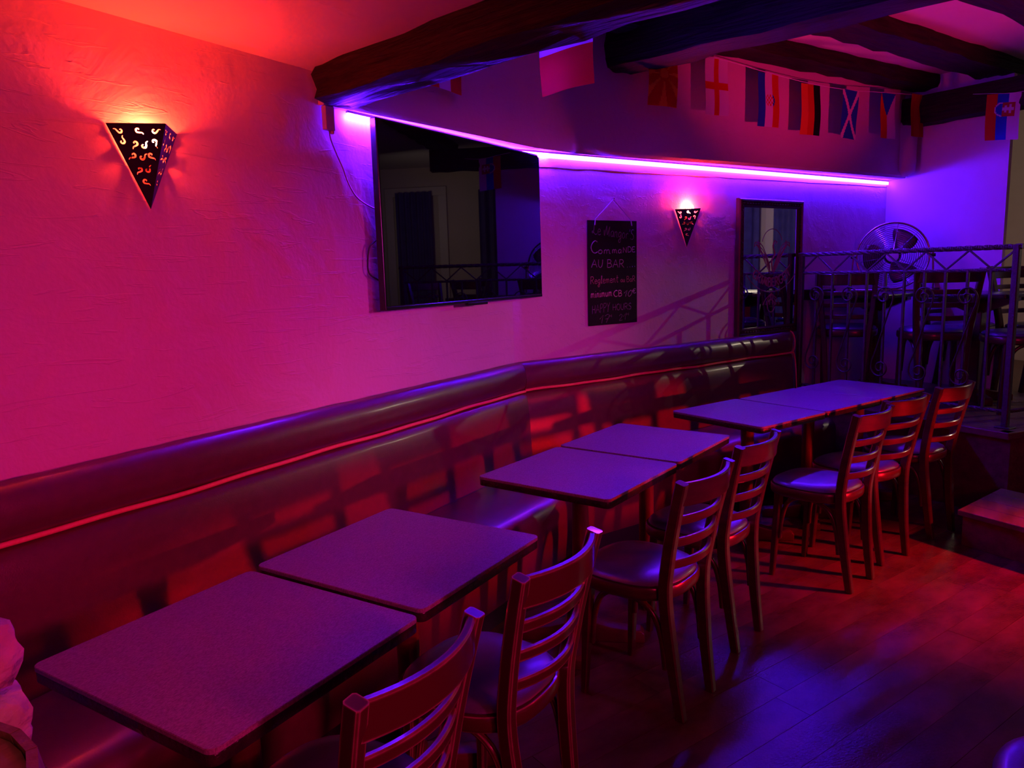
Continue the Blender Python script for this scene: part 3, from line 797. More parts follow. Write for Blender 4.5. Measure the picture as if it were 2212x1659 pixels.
# floor fan
fx, fy = 6.80, .575
fan = thing('fan', 'round chrome wire-guard fan standing on the table below the light strip end', 'fan', (fx, fy, ZP + .79), math.atan2(-fy, -fx) + math.pi / 2)
FR, FZ = 0.262, 0.282                       # local -y looks at the room
def ring(r, y, n_=48, rr=.0016, m_=5):
    return [(r * math.cos(2 * math.pi * i / n_), y, FZ + r * math.sin(2 * math.pi * i / n_)) for i in range(n_)]
obj('rim', MB().tube(ring(FR, 0), .0085, 8, closed=True).mesh(smooth=R(60)), M['steel'], fan)
def guard(sgn):
    mb = MB()
    for q in range(1, 17):
        r = FR * q / 17 * .98 + .004
        mb.tube(ring(r, sgn * .055 * (1 - (r / FR) ** 2.2) + sgn * .004, 40), .0013, 4, closed=True)
    for q in range(10):
        a = 2 * math.pi * (q + .3) / 10
        pts = [(r * math.cos(a), sgn * .055 * (1 - (r / FR) ** 2.2) + sgn * .004, FZ + r * math.sin(a)) for r in (0.04, .1, .16, .22, FR)]
        mb.tube(pts, .0022, 5)
    return mb.mesh(smooth=R(60))
fg = obj('front_guard', guard(-1), M['steel'], fan); obj('rear_guard', guard(1), M['steel'], fan)
obj('hub_cap', MB().tube([(0, -.066, FZ), (0, -.058, FZ)], .046, 24).mesh(smooth=SM, bevel=.003), M['hub'], fg)
obj('motor', MB().tube([(0, .02, FZ), (0, .11, FZ), (0, .13, FZ)], [.062, .058, .03], 20).mesh(smooth=SM), M['bezel'], fan)
for q in range(3):
    mb = MB(); a0 = R(48 + 120 * q)
    rows_ = []
    for i in range(9):
        f = i / 8; r = .03 + .185 * f
        wd = (.25 + .75 * math.sin(math.pi * min(1, f * .62 + .12))) * R(34)
        for j in range(5):
            g = j / 4 - .5
            a = a0 + g * 2 * wd + .25 * f
            mb.v.append((r * math.cos(a), -.012 + g * .05 * (1 - .3 * f), FZ + r * math.sin(a)))
    for i in range(8):
        for j in range(4): mb.f.append((i * 5 + j, i * 5 + j + 1, (i + 1) * 5 + j + 1, (i + 1) * 5 + j))
    o = obj('blade', mb.mesh(smooth=R(60)), M['blade'], fan)
    sm = o.modifiers.new('thickness', 'SOLIDIFY'); sm.thickness = .002
stand = [(-.285, 0, FZ + .03), (-.292, .0, .16), (-.296, 0, .03), (-.27, -.0, .012), (0, 0, .009), (.27, 0, .012), (.296, 0, .03), (.292, 0, .16), (.285, 0, FZ + .03)]
obj('stand', MB().tube(catmull(stand, 4), .008, 8).mesh(smooth=R(60)), M['steel'], fan)
for sgn in (-1, 1):
    obj('foot_bar', MB().tube([(sgn * .26, -.09, .009), (sgn * .26, .09, .009)], .008, 8).mesh(smooth=R(60)), M['steel'], fan)
    obj('pivot_knob', MB().tube([(sgn * .268, 0, FZ), (sgn * .305, 0, FZ)], .013, 10).mesh(smooth=SM), M['bezel'], fan)

# dark shelf ledge on the wall behind the railing post
sh = tag(obj('wall_ledge', MB().prism([far(2.80, .0)[:2], far(3.10, .0)[:2], far(3.10, .11)[:2], far(2.80, .11)[:2]], 1.285, 1.365).mesh(bevel=.004), M['mframe']), 'short dark wooden ledge on the wall right of the mirror', 'shelf')

# ------------------------------------------------------------------ television
tv = thing('television', 'large switched-off flat television on the wall under the light strip', 'television', (3.148, 2.165, 1.826))
W2, H2_ = .690, .402
obj('housing', MB().box(-W2, W2, -.012, .022, -H2_, H2_).mesh(bevel=.004), M['bezel'], tv)
obj('back_cover', MB().box(-.5, .5, .022, .062, -.36, .12).mesh(bevel=.01), M['bezel'], tv)
mb = MB()
mb.add([(-W2 + .009, -.0135, -H2_ + .02), (W2 - .009, -.0135, -H2_ + .02), (W2 - .009, -.0135, H2_ - .009), (-W2 + .009, -.0135, H2_ - .009),
        (-W2 + .009, -.011, -H2_ + .02), (W2 - .009, -.011, -H2_ + .02), (W2 - .009, -.011, H2_ - .009), (-W2 + .009, -.011, H2_ - .009)],
       [(0, 1, 2, 3), (7, 6, 5, 4), (0, 4, 5, 1), (1, 5, 6, 2), (2, 6, 7, 3), (3, 7, 4, 0)])
obj('screen', mb.mesh(), M['screen'], tv)
obj('bottom_trim', MB().box(-W2 + .004, W2 - .004, -.0145, -.010, -H2_ + .001, -H2_ + .0165).mesh(bevel=.0012, seg=1), M['bezel'], tv)
obj('sensor', MB().box(-.075, .105, -.016, .004, -H2_ - .012, -H2_ + .004).mesh(bevel=.003), M['bezel'], tv)
obj('side_cable', MB().tube(catmull([(-W2 + .02, .04, -.10), (-W2 - .012, .05, -.13), (-W2 - .022, .055, -.19), (-W2 - .016, .055, -.24), (-W2 + .03, .045, -.27)], 6), .004, 6).mesh(smooth=R(60)), M['blackcord'], tv)
obj('wall_bracket', MB().box(-.22, .22, .060, .083, -.16, .08).mesh(bevel=.003, seg=1), M['iron'], tv)

# ------------------------------------------------------------------ chalkboard
# stroke letters, drawn by hand in a box one unit high
GL = {
 'A': (.7, [[(0, 0), (.35, 1), (.7, 0)], [(.14, .38), (.58, .36)]]),
 'B': (.62, [[(.05, 0), (.05, 1)], [(.05, 1), (.4, .98), (.5, .78), (.38, .58), (.08, .52)], [(.08, .52), (.48, .48), (.6, .25), (.45, .04), (.05, 0)]]),
 'C': (.72, [[(.68, .93), (.45, 1.02), (.15, .8), (.02, .45), (.18, .1), (.45, 0), (.7, .1)]]),
 'D': (.65, [[(.05, 0), (.05, 1)], [(.05, 1), (.45, .92), (.63, .55), (.5, .12), (.05, 0)]]),
 'E': (.55, [[(.52, .95), (.15, .95), (.04, .7), (.04, .3), (.15, .03), (.54, .06)], [(.05, .5), (.42, .5)]]),
 'G': (.72, [[(.66, .9), (.42, 1), (.12, .82), (.02, .48), (.15, .12), (.45, 0), (.66, .15), (.68, .42), (.42, .42)]]),
 'H': (.62, [[(.04, 0), (.06, 1)], [(.56, 0), (.56, 1)], [(.05, .5), (.56, .5)]]),
 'I': (.2, [[(.1, 0), (.1, 1)]]),
 'L': (.75, [[(.55, .95), (.42, 1.05), (.32, .85), (.28, .45), (.18, .12), (.02, .16), (.1, .3), (.3, .15), (.55, 0), (.75, .08)]]),
 'M': (.95, [[(.0, .55), (.04, .1), (.12, .0), (.3, .7), (.38, 1)], [(.38, 1), (.5, .3), (.55, .1), (.72, .6), (.86, .95)], [(.86, .95), (.78, .4), (.86, 0)]]),
 'N': (.62, [[(.04, 0), (.06, 1)], [(.06, 1), (.56, 0)], [(.56, 0), (.58, 1)]]),
 'O': (.66, [[(.33, 1), (.08, .8), (.03, .4), (.22, .03), (.5, .06), (.63, .45), (.55, .85), (.33, 1)]]),
 'P': (.56, [[(.06, -.1), (.06, 1)], [(.06, 1), (.4, 1), (.54, .78), (.4, .52), (.08, .46)]]),
 'R': (.66, [[(.06, 0), (.06, 1)], [(.06, 1), (.42, 1), (.55, .76), (.4, .53), (.08, .48)], [(.25, .48), (.64, 0)]]),
 'S': (.52, [[(.5, .9), (.3, 1.0), (.08, .85), (.1, .62), (.34, .5), (.48, .3), (.38, .05), (.15, .0), (0, .1)]]),
 'U': (.6, [[(.04, 1), (.06, .3), (.25, .0), (.45, .12), (.55, .5), (.57, 1)]]),
 'Y': (.6, [[(.02, 1), (.28, .5)], [(.6, 1), (.28, .5), (.2, -.15)]]),
 'a': (.5, [[(.44, .5), (.25, .56), (.04, .35), (.1, .05), (.3, .03), (.44, .3), (.45, .5), (.44, .12), (.52, .0)]]),
 'e': (.46, [[(.05, .28), (.38, .32), (.38, .5), (.2, .58), (.04, .35), (.1, .06), (.3, 0), (.46, .1)]]),
 'g': (.5, [[(.44, .5), (.22, .56), (.04, .32), (.14, .06), (.4, .25), (.44, .5), (.44, .0), (.36, -.42), (.16, -.45), (.1, -.28), (.3, -.08), (.5, .06)]]),
 'i': (.2, [[(.08, .55), (.08, .08), (.18, .0)], [(.09, .8), (.11, .84)]]),
 'l': (.24, [[(.03, .1), (.16, .6), (.18, 1.0), (.1, 1.0), (.08, .4), (.12, .0), (.24, .06)]]),
 'm': (.72, [[(.04, 0), (.05, .55)], [(.05, .4), (.18, .56), (.3, .45), (.31, 0)], [(.31, .4), (.46, .56), (.58, .45), (.6, .1), (.7, 0)]]),
 'n': (.48, [[(.04, 0), (.05, .55)], [(.05, .38), (.22, .56), (.36, .45), (.38, .08), (.48, 0)]]),
 'o': (.48, [[(.22, .56), (.04, .38), (.06, .08), (.26, 0), (.42, .2), (.38, .48), (.22, .56)]]),
 'r': (.4, [[(.04, .5), (.08, 0)], [(.07, .35), (.2, .55), (.38, .5)]]),
 't': (.4, [[(.2, 1.0), (.17, .2), (.25, 0), (.38, .06)], [(.03, .62), (.4, .66)]]),
 'u': (.48, [[(.04, .55), (.06, .1), (.2, 0), (.38, .2), (.4, .55)], [(.4, .55), (.4, .1), (.48, 0)]]),
 'd': (.5, [[(.4, .5), (.2, .56), (.04, .3), (.15, .02), (.38, .15), (.42, .5), (.42, 1.0)], [(.42, .5), (.44, 0)]]),
 '1': (.4, [[(.0, .55), (.3, 1), (.3, 0)]]),
 '0': (.55, [[(.3, 1), (.08, .7), (.06, .25), (.25, 0), (.46, .25), (.48, .7), (.3, 1)]]),
 '2': (.5, [[(.04, .75), (.2, 1), (.42, .85), (.36, .5), (.05, .02), (.5, .05)]]),
 '7': (.52, [[(.02, .85), (.28, 1.02), (.5, .85), (.3, 0)], [(.15, .45), (.48, .5)]]),
 '€': (.6, [[(.58, .9), (.35, 1), (.15, .7), (.14, .3), (.34, 0), (.58, .1)], [(.0, .6), (.45, .62)], [(.0, .42), (.4, .43)]]),
 "'": (.16, [[(.1, 1.0), (.06, .75)]]),
 '.': (.24, [[(.1, .03), (.13, .03)]]),
 '-': (.4, [[(.04, .4), (.36, .42)]]),
}
CURVY = set('BCDEGLOPRSUaeglimnortud027€')
def write(mb, text, x, z, size, width, slant=0.0, rise=0.0, th=.0026, y=-.0015, warp=None):
    """letters in local x/z on the board, fitted to the given width"""
    adv = sum((GL[c][0] + .13) if c != ' ' else .42 for c in text)
    k = width / adv; cx = 0.0
    for c in text:
        if c == ' ': cx += .42; continue
        w_, strokes = GL[c]
        for s_ in strokes:
            pts = []
            P_ = catmull([(p[0], 0, p[1]) for p in s_], 5) if c in CURVY and len(s_) > 2 else [Vector((p[0], 0, p[1])) for p in s_]
            for p in P_:
                px = x + (cx + p.x) * k + slant * p.z * size; pz = z + p.z * size + rise * (cx + p.x) * k
                pts.append((px, y, pz) if warp is None else warp(px, pz))
            mb.tube(pts, th, 5)
        cx += w_ + .13
cbx = far(0.775, 0.012, 1.548)
cb_ = thing('chalkboard', 'narrow black chalkboard with handwritten menu notes hanging on a string', 'chalkboard', tuple(cbx), -A)
bw, bh = .207, .322
obj('slate', MB().box(-bw, bw, -.001, .007, -bh, bh).mesh(bevel=.0015, seg=1), M['board'], cb_)
def bx_(cx): return -bw + (cx - 70) / 742 * 2 * bw
def bz_(cy): return bh - (cy - 45) / 1560 * 2 * bh
LINES = [
 ("Le Mangor'S", 125, 770, 245, 150, .10, -.10, 'chalk_faint', .0022),
 ("C", 108, 225, 525, 175, .0, .0, 'chalk', .0035), ("om", 215, 415, 535, 100, 0, 0, 'chalk', .0032), ("ma", 425, 580, 530, 95, 0, 0, 'chalk', .0032), ("N", 590, 660, 525, 80, 0, 0, 'chalk', .0032), ("DE", 665, 790, 520, 85, 0, 0, 'chalk', .0032),
 ("AU BAR", 112, 620, 735, 115, .04, -.02, 'chalk', .0032), ("....", 645, 800, 750, 80, 0, .05, 'chalk', .0048),
 ("Reglement", 95, 520, 980, 105, .05, .02, 'chalk_rust', .0027), ("au", 550, 625, 970, 75, 0, 0, 'chalk_rust', .0024), ("BaR", 645, 790, 972, 85, 0, .02, 'chalk_rust', .0020),
 ("minimum", 100, 425, 1185, 110, 0, .03, 'chalk_orange', .0030), ("CB", 440, 580, 1185, 90, 0, 0, 'chalk_orange', .0034), ("10", 590, 735, 1195, 95, .35, 0, 'chalk', .0026), ("€", 730, 800, 1150, 70, .05, 0, 'chalk', .0028),
 ("HAPPY", 115, 390, 1425, 120, .02, .10, 'chalk_faint', .0026), ("HOURS", 425, 725, 1395, 95, 0, .0, 'chalk_faint', .0028),
 ("17", 215, 370, 1580, 120, .25, .05, 'chalk_faint', .0022), ("H", 370, 420, 1500, 45, 0, 0, 'chalk_faint', .0020), ("21", 520, 640, 1560, 95, .1, .05, 'chalk_faint', .0020), ("H", 635, 685, 1490, 45, 0, 0, 'chalk_faint', .0020),
]
for tx, x0, x1, yb, hpx, sl, ri, mt, th in LINES:
    mb = MB(); write(mb, tx, bx_(x0), bz_(yb), hpx / 1560 * 2 * bh, (x1 - x0) / 742 * 2 * bw, sl, ri, th * .8)
    obj('writing', mb.mesh(smooth=R(60)), M[mt], cb_)
mb = MB().tube([(-.155, -.006, bh - .03), (-.15, -.006, bh + .005), (.004, -.002, bh + .128)], .0032, 6).tube([(.004, -.002, bh + .128), (.15, -.006, bh + .005), (.158, -.006, bh - .032)], .0032, 6)
obj('hanging_string', mb.mesh(smooth=R(60)), M['string'], cb_)
obj('nail', MB().tube([(.004, .010, bh + .130), (.004, -.010, bh + .132)], .004, 8).mesh(), M['steel'], cb_)

# ------------------------------------------------------------------ mirror with printed emblem
mc = far(2.355, 0.022, 1.545)
mi = thing('mirror', 'tall dark-framed pub mirror with a printed emblem above the bench end', 'mirror', tuple(mc), -A)
mw, mh, fw_ = .385, .497, .062
def frame_bar(mb, a, b, inn, outw):
    pass
prof = [(0.0, .012), (0.0, -.016), (.008, -.024), (.020, -.026), (.028, -.016), (.040, -.014), (.050, -.020), (fw_, -.012), (fw_, .012)]   # (inward, depth)
for side in range(4):
    mb = MB(); n_ = len(prof)
    for e in (-1, 1):
        for ii, yy in prof:
            if side == 0: p = (e * (mw - ii), yy, mh - ii)
            elif side == 1: p = (e * (mw - ii), yy, -mh + ii)
            elif side == 2: p = (-mw + ii, yy, e * (mh - ii))
            else: p = (mw - ii, yy, e * (mh - ii))
            mb.v.append(p)
    mb.f = [(j, (j + 1) % n_, n_ + (j + 1) % n_, n_ + j) for j in range(n_)] + [tuple(range(n_)), tuple(range(2 * n_ - 1, n_ - 1, -1))]
    obj('frame_bar', mb.mesh(), M['mframe'], mi)
mb = MB()
for sx_, hx, hz in ((0, mw - .034, mh - .034),):
    nb = 22
    for i in range(nb):
        x = -hx + 2 * hx * (i + .5) / nb
        for sgn in (-1, 1):
            mb.tube([(x - .010, -.018, sgn * hz), (x - .006, -.018, sgn * hz), (x + .006, -.018, sgn * hz), (x + .010, -.018, sgn * hz)], [.002, .0065, .0065, .002], 6)
    nb = 28
    for i in range(nb):
        z = -hz + 2 * hz * (i + .5) / nb
        for sgn in (-1, 1):
            mb.tube([(sgn * hx, -.018, z - .010), (sgn * hx, -.018, z - .006), (sgn * hx, -.018, z + .006), (sgn * hx, -.018, z + .010)], [.002, .0065, .0065, .002], 6)
bd = obj('bead_moulding', mb.mesh(smooth=R(60)), M['mframe'], mi); bd['kind'] = 'stuff'
obj('glass', MB().box(-mw + .055, mw - .055, -.006, .004, -mh + .055, mh - .055).mesh(), M['glass'], mi)
# emblem: disc outline, rising bird wings, curved lettering band and two small discs
def stroke(mb, pts, th=.0035, k=6): mb.tube([(p.x, -.0065, p.z) for p in catmull([(a_, 0, b_) for a_, b_ in pts], k)], th, 4)
mb = MB()
arc = lambda cx, cz, r, a0, a1, n_=14: [(cx + r * math.cos(R(a0 + (a1 - a0) * i / n_)), cz + r * math.sin(R(a0 + (a1 - a0) * i / n_))) for i in range(n_ + 1)]
stroke(mb, arc(.02, .16, .125, 20, 165), .003, 2)
for s_ in (-1, 1):
    for q in range(5):
        stroke(mb, [(.02 + s_ * .02, -.04 + .012 * q), (.02 + s_ * (.07 + .012 * q), .02 + .035 * q), (.02 + s_ * (.12 + .02 * q), .10 + .022 * q), (.02 + s_ * (.17 + .01 * q), .20 - .012 * q)], .0034)
stroke(mb, [(.03, -.03), (.015, .05), (.05, .10), (.03, .16), (.05, .20)], .006)
stroke(mb, [(.05, .20), (.075, .19), (.06, .175)], .004)
for r_ in (.30, .40): stroke(mb, arc(.02, .22, r_, 222, 318, 18), .0035, 2)
for q in range(6):
    stroke(mb, [(.02, -.19), (.02 + (q - 2.5) * .028, -.235), (.02 + (q - 2.5) * .040, -.275)], .003)
stroke(mb, arc(.02, -.285, .045, 0, 350), .003, 2)
obj('emblem', mb.mesh(smooth=R(60)), M['etch'], mi)
mb = MB()
def bend(px, pz):
    a = R(270) + px / .35; r = .36 - pz
    return (.02 + r * math.cos(a), -.0065, .22 + r * math.sin(a))
write(mb, 'GRIMBERGEN', -.245, .0, .066, .49, th=.0046, warp=bend)
obj('lettering', mb.mesh(smooth=R(60)), M['etch'], mi)

# ------------------------------------------------------------------ wall sconces
def swirl(cx, cy, ang, s_, flip=1):
    """closed outline of one tapered comma-shaped cut-out"""
    line = catmull([(-.95, .55, 0), (-.55, .42, 0), (-.38, .05, 0), (-.1, -.38, 0), (.3, -.36, 0), (.48, -.05, 0), (.30, .22, 0), (.10, .12, 0)], 4)
    n_ = len(line); L1, L2 = [], []
    for i, p in enumerate(line):
        t = (line[min(i + 1, n_ - 1)] - line[max(i - 1, 0)]).normalized(); nn = Vector((-t.y, t.x, 0))
        w_ = .03 + .15 * math.sin(math.pi * (i + .6) / (n_ + .6)) ** .8
        L1.append(p + nn * w_); L2.append(p - nn * w_)
    out = []
    for p in L1 + L2[::-1]:
        x, y = p.x * flip * s_, p.y * s_
        out.append((cx + x * math.cos(ang) - y * math.sin(ang), cy + x * math.sin(ang) + y * math.cos(ang)))
    return out
SW = .119; SH = .246
def face_mesh():
    """one triangular pierced plate in 2D: u along the top edge from wall corner (0) to ridge, v up"""
    wt = SW * math.sqrt(2)
    P0, P1 = (0, 0), (wt, 0)
    apex = (wt * .5, -math.sqrt(SH ** 2 + (SW * math.sqrt(.5)) ** 2))
    cu = bpy.data.curves.new('plate', 'CURVE'); cu.dimensions = '2D'; cu.fill_mode = 'BOTH'; cu.extrude = 0.0009
    def spl(pts):
        s_ = cu.splines.new('POLY'); s_.points.add(len(pts) - 1)
        for q, p in zip(s_.points, pts): q.co = (p[0], p[1], 0, 1)
        s_.use_cyclic_u = True
    spl([P0, P1, apex])
    h = -apex[1]
    spots = [(.20, .085, .2, 1), (.52, .085, -1.2, -1), (.80, .085, -.3, -1), (.23, .20, .9, -1), (.43, .235, 1.6, 1), (.58, .25, .3, -1), (.765, .215, 2.4, 1),
             (.36, .37, 1.2, 1), (.52, .385, .1, -1), (.665, .37, -1.4, -1), (.43, .535, 1.5, 1), (.575, .53, .4, -1), (.50, .675, -1.3, -1)]
    for fu, fv, a, fl in spots:
        spl(swirl(fu * wt, -fv * h, a, .0155, fl))
    tmp = bpy.data.objects.new('tmp', cu); COL.objects.link(tmp)
    dg = bpy.context.evaluated_depsgraph_get(); dg.update()
    me = bpy.data.meshes.new_from_object(tmp.evaluated_get(dg))
    bpy.data.objects.remove(tmp); bpy.data.curves.remove(cu)
    me.materials.clear(); me.materials.append(M['shade'])
    return me, wt, h
PL, PWT, PHT = face_mesh()
def sconce(loc, rz, label, bulb_z, bm_):
    t = thing('wall_sconce', label, 'wall lamp', loc, rz, 'pierced half-pyramid wall lamps')
    # local: x along the wall, -y into the room, z up; top corners (-SW,0,0) (0,-SW,0) (SW,0,0), apex (0,0,-SH)
    for s_ in (-1, 1):
        a = Vector((s_ * SW, -.002, 0)); b = Vector((0, -SW, 0)); ap = Vector((0, -.002, -SH))
        if s_ > 0: a, b = b, a
        u_ = (b - a).normalized(); mid = (a + b) / 2; v_ = (mid - ap).normalized(); w_ = u_.cross(v_)
        o = bpy.data.objects.new('shade_plate', PL); COL.objects.link(o); o.parent = t
        o.matrix_local = Matrix(((u_.x, v_.x, w_.x, a.x), (u_.y, v_.y, w_.y, a.y), (u_.z, v_.z, w_.z, a.z), (0, 0, 0, 1)))
    obj('back_plate', MB().box(-.05, .05, -.006, .0, -.12, -.02).mesh(bevel=.002, seg=1), M['shade'], t)
    zb = bulb_z
    lh = obj('lamp_holder', MB().tube([(0, -.005, zb - .03), (0, -.030, zb - .03)], .006, 8).tube([(0, -.030, zb - .042), (0, -.030, zb + .001)], .012, 12).mesh(smooth=SM), M['plastic'], t)
    prof = [(.010, 0), (.014, .012), (.021, .028), (.0235, .042), (.020, .056), (.012, .066), (.004, .069)]
    obj('bulb', MB().lathe(prof, 16, (0, -.030, bulb_z)).mesh(smooth=R(80)), bm_, lh)
    return t
sconce((1.4725, YW, 2.055), 0, 'left black pierced wall lamp glowing red under the low ceiling', -.078, M['bulb'])
s2 = far(1.465, 0, 1.952)
sconce(tuple(s2), -A, 'right black pierced wall lamp glowing between chalkboard and mirror', -.035, M['bulb_far'])

# ------------------------------------------------------------------ flags
FC = {}
def fmat(c):
    if c not in FC:
        m, nt, b = new_mat('flag_%s' % c)
        col = {'red': (.62, .012, .012), 'white': (.72, .68, .70), 'blue': (.02, .07, .5), 'yellow': (.8, .45, .03), 'black': (.01, .01, .012), 'orange': (.75, .22, .03), 'darkred': (.45, .02, .03)}[c]
        b.inputs['Base Color'].default_value = (*col, 1); b.inputs['Roughness'].default_value = .7; b.inputs['Specular IOR Level'].default_value = .08
        tr = nt.nodes.new('ShaderNodeBsdfTranslucent'); tr.inputs[0].default_value = (*col, 1)
        mx = nt.nodes.new('ShaderNodeMixShader'); mx.inputs[0].default_value = .3
        nt.links.new(b.outputs[0], mx.inputs[1]); nt.links.new(tr.outputs[0], mx.inputs[2])
        nt.links.new(mx.outputs[0], nt.nodes['Material Output'].inputs[0])
        FC[c] = m
    return FC[c]
def flag(top_left, direction, w_, h_, fn, label, tilt=0.0, curl=.012, nx=30, ny=46):
    cols = []
    d = Vector(direction).normalized(); nrm = Vector((d.y, -d.x, 0))
    mb = MB(); mats = []
    ph = random.uniform(0, 6)
    for th in (0, 1):
        for j in range(ny + 1):
            for i in range(nx + 1):
                a, b = i / nx, j / ny
                bow = curl * math.sin(a * 4.2 + ph) * (0.3 + b) + .006 * math.sin(b * 5 + ph) + th * .0006
                p = d * (a * w_) + Vector((0, 0, -b * h_ + tilt * a * w_)) + nrm * bow
                mb.v.append(tuple(p))
    st_ = (nx + 1) * (ny + 1); idx = []
    def ci(c):
        if c not in cols: cols.append(c)
        return cols.index(c)
    for th in (0, 1):
        for j in range(ny):
            for i in range(nx):
                q = [j * (nx + 1) + i, j * (nx + 1) + i + 1, (j + 1) * (nx + 1) + i + 1, (j + 1) * (nx + 1) + i]
                mb.f.append(tuple(th * st_ + v for v in (q if th == 0 else q[::-1]))); idx.append(ci(fn((i + .5) / nx, (j + .5) / ny)))
    me = bpy.data.meshes.new('flag'); me.from_pydata(mb.v, [], mb.f)
    for c in cols: me.materials.append(fmat(c))
    for p, q in zip(me.polygons, idx): p.material_index = q; p.use_smooth = True
    o = obj('flag', me); o.location = top_left
    return tag(o, label, 'flag', 'paper flags strung along the upper wall')
def vstripes(*cs): return lambda a, b: cs[min(int(a * len(cs)), len(cs) - 1)]
def f_sun(a, b):
    x, y = a - .5, (b - .42) * 1.55
    r = math.hypot(x, y)
    if r < .14: return 'yellow'
    if r < .17: return 'red'
    an = (math.degrees(math.atan2(y, x)) + 22.5) % 45 - 22.5
    return 'yellow' if abs(an) < 3 + 7 * r else 'red'
def f_cross(a, b): return 'red' if abs(a - .5) < .11 or abs(b - .48) < .07 else 'white'
def f_cro(a, b):
    x, y = a - .52, b - .5
    if abs(x) < .17 and -.11 < y < .11 and (x * x / .03 + y * y / .0125) < 1.0:
        return 'red' if (int((x + 1) / .068) + int((y + 1) / .044)) % 2 else 'white'
    if .13 < x < .23 and abs(y) < .13 and (x * x / .06 + y * y / .02) < 1: return 'blue'
    return ('blue', 'white', 'red')[min(int(a * 3), 2)]
def f_sco(a, b): return 'white' if abs(a - b) < .085 or abs(a + b - 1) < .085 else 'blue'
def f_cze(a, b):
    if b < .5 and abs(a - .5) < (.5 - b): return 'blue'
    return 'red' if a < .5 else 'white'
def f_svk(a, b):
    x, y = a - .56, (b - .34)
    if -.30 < x < .3 and abs(y) < .155 and (x > -.05 or (x + .05) ** 2 / .0625 + y * y / .024 < 1):
        if x < -.06: return 'blue' if (x + .05) ** 2 / .045 + y * y / .017 < 1 else 'white'
        if (abs(y) < .025 and x < .27) or (abs(x - .05) < .03 and abs(y) < .075) or (abs(x - .16) < .03 and abs(y) < .095): return 'white'
        return 'darkred'
    return ('red', 'blue', 'white')[min(int(a * 3), 2)]
def f_pol(a, b): return 'white' if b < .5 else 'red'
fd = Vector((.900, -.436, 0))
flag((2.700, 2.085, 2.79), (1, -.02, 0), .31, .40, vstripes('red', 'white', 'red'), 'red, white and red striped flag half hidden behind the low ceiling beam', .03)
flag((2.985, 1.665, 2.650), (-.21, -.98, 0), .30, .32, f_pol, 'white over red flag hanging below the near beam, larger than the others')
FL = [((4.42, 1.72, 2.865), .235, .325, f_sun, 'red flag with a yellow sun hanging beside the sawn beam end'),
      ((4.855, 1.51, 2.870), .20, .345, f_cross, 'white flag with a red cross'),
      ((5.30, 1.29, 2.835), .20, .345, f_cro, 'blue, white and red flag with a chequered shield in the middle'),
      ((5.71, 1.095, 2.812), .205, .343, lambda a, b: 'orange' if a < .33 else ('red' if a < .62 else 'black'), 'gold, red and black striped flag'),
      ((6.115, .895, 2.815), .20, .342, f_sco, 'blue flag with a white diagonal cross'),
      ((6.56, .68, 2.842), .185, .335, f_cze, 'red and white flag with a blue wedge from its top edge'),
      ((6.93, .50, 2.872), .165, .325, lambda a, b: 'red' if a < .3 or a > .7 else 'orange', 'red and orange striped flag at the end of the upper wall')]
for tl, w_, h_, fn, lb in FL: flag(tl, fd, w_, h_, fn, lb, curl=.006)
flag((6.84, -.001, 2.775), (-.389, -.921, 0), .232, .33, f_svk, 'flag with a double-cross shield hanging before the end wall', -.12)
# flag string
sp_ = [(4.30, 1.79, 2.885), (4.66, 1.61, 2.868), (4.95, 1.465, 2.872), (5.4, 1.245, 2.838), (5.81, 1.045, 2.816), (6.21, .85, 2.817), (6.65, .635, 2.846), (7.06, .44, 2.874), (6.98, .2, 2.83), (6.83, -.005, 2.78), (6.74, -.23, 2.75), (6.6, -.6, 2.80)]
tag(obj('flag_string', MB().tube(catmull(sp_, 5), .0022, 5).mesh(smooth=R(60)), M['string']), 'thin white string carrying the row of flags along the upper wall', 'string')
sp_ = [(2.66, 2.18, 2.84), (2.72, 2.09, 2.795), (3.0, 2.08, 2.80), (3.02, 1.9, 2.70), (2.985, 1.67, 2.652), (2.92, 1.37, 2.652), (2.75, .9, 2.70)]
tag(obj('flag_string', MB().tube(catmull(sp_, 5), .0022, 5).mesh(smooth=R(60)), M['string']), 'thin string carrying the two flags behind the low ceiling beam', 'string')

# ------------------------------------------------------------------ stone pier and barrel at the left edge
pier = thing('stone_pier', 'rough stone pier at the left edge of the picture', 'pillar', (0.1, 1.85, 0))
ppinv = Matrix.Translation((-.1, -1.85, 0))
o = obj('mortar_core', MB().box(-.5, .548, 1.50, 2.24, 0, ZC - .002).mesh(), M['mortar'], pier); o.matrix_parent_inverse = ppinv
rnd = random.Random(21)
def stone(x0, x1, y0, y1, z0, z1):
    bm = bmesh.new(); bmesh.ops.create_cube(bm, size=1.0)
    bmesh.ops.subdivide_edges(bm, edges=bm.edges, cuts=5, use_grid_fill=True)
    off = Vector([rnd.uniform(0, 50) for _ in range(3)])
    for v in bm.verts:
        c = v.co.copy(); k_ = 1.0 - .16 * (max(0, abs(c.x) + abs(c.y) + abs(c.z) - .85))
        v.co = Vector((c.x * k_, c.y * k_, c.z * k_)) + noise.noise_vector(c * 2.2 + off) * .085 + noise.noise_vector(c * 4 + off) * .012
        v.co = Vector(((v.co.x + .5) * (x1 - x0) + x0, (v.co.y + .5) * (y1 - y0) + y0, (v.co.z + .5) * (z1 - z0) + z0))
    for f in bm.faces: f.smooth = True
    me = bpy.data.meshes.new('stone'); bm.to_mesh(me); bm.free()
    o = obj('stone', me, M['stone'], pier); o.matrix_parent_inverse = ppinv
zl = [0, .2, .42, .58, .72, .845, .985, 1.10, 1.20, 1.38, 1.6, 1.85, 2.1, 2.36]
prot = [.02, .02, .02, .03, .060, .054, .022, .014, .0, .0, .0, .0, .0]
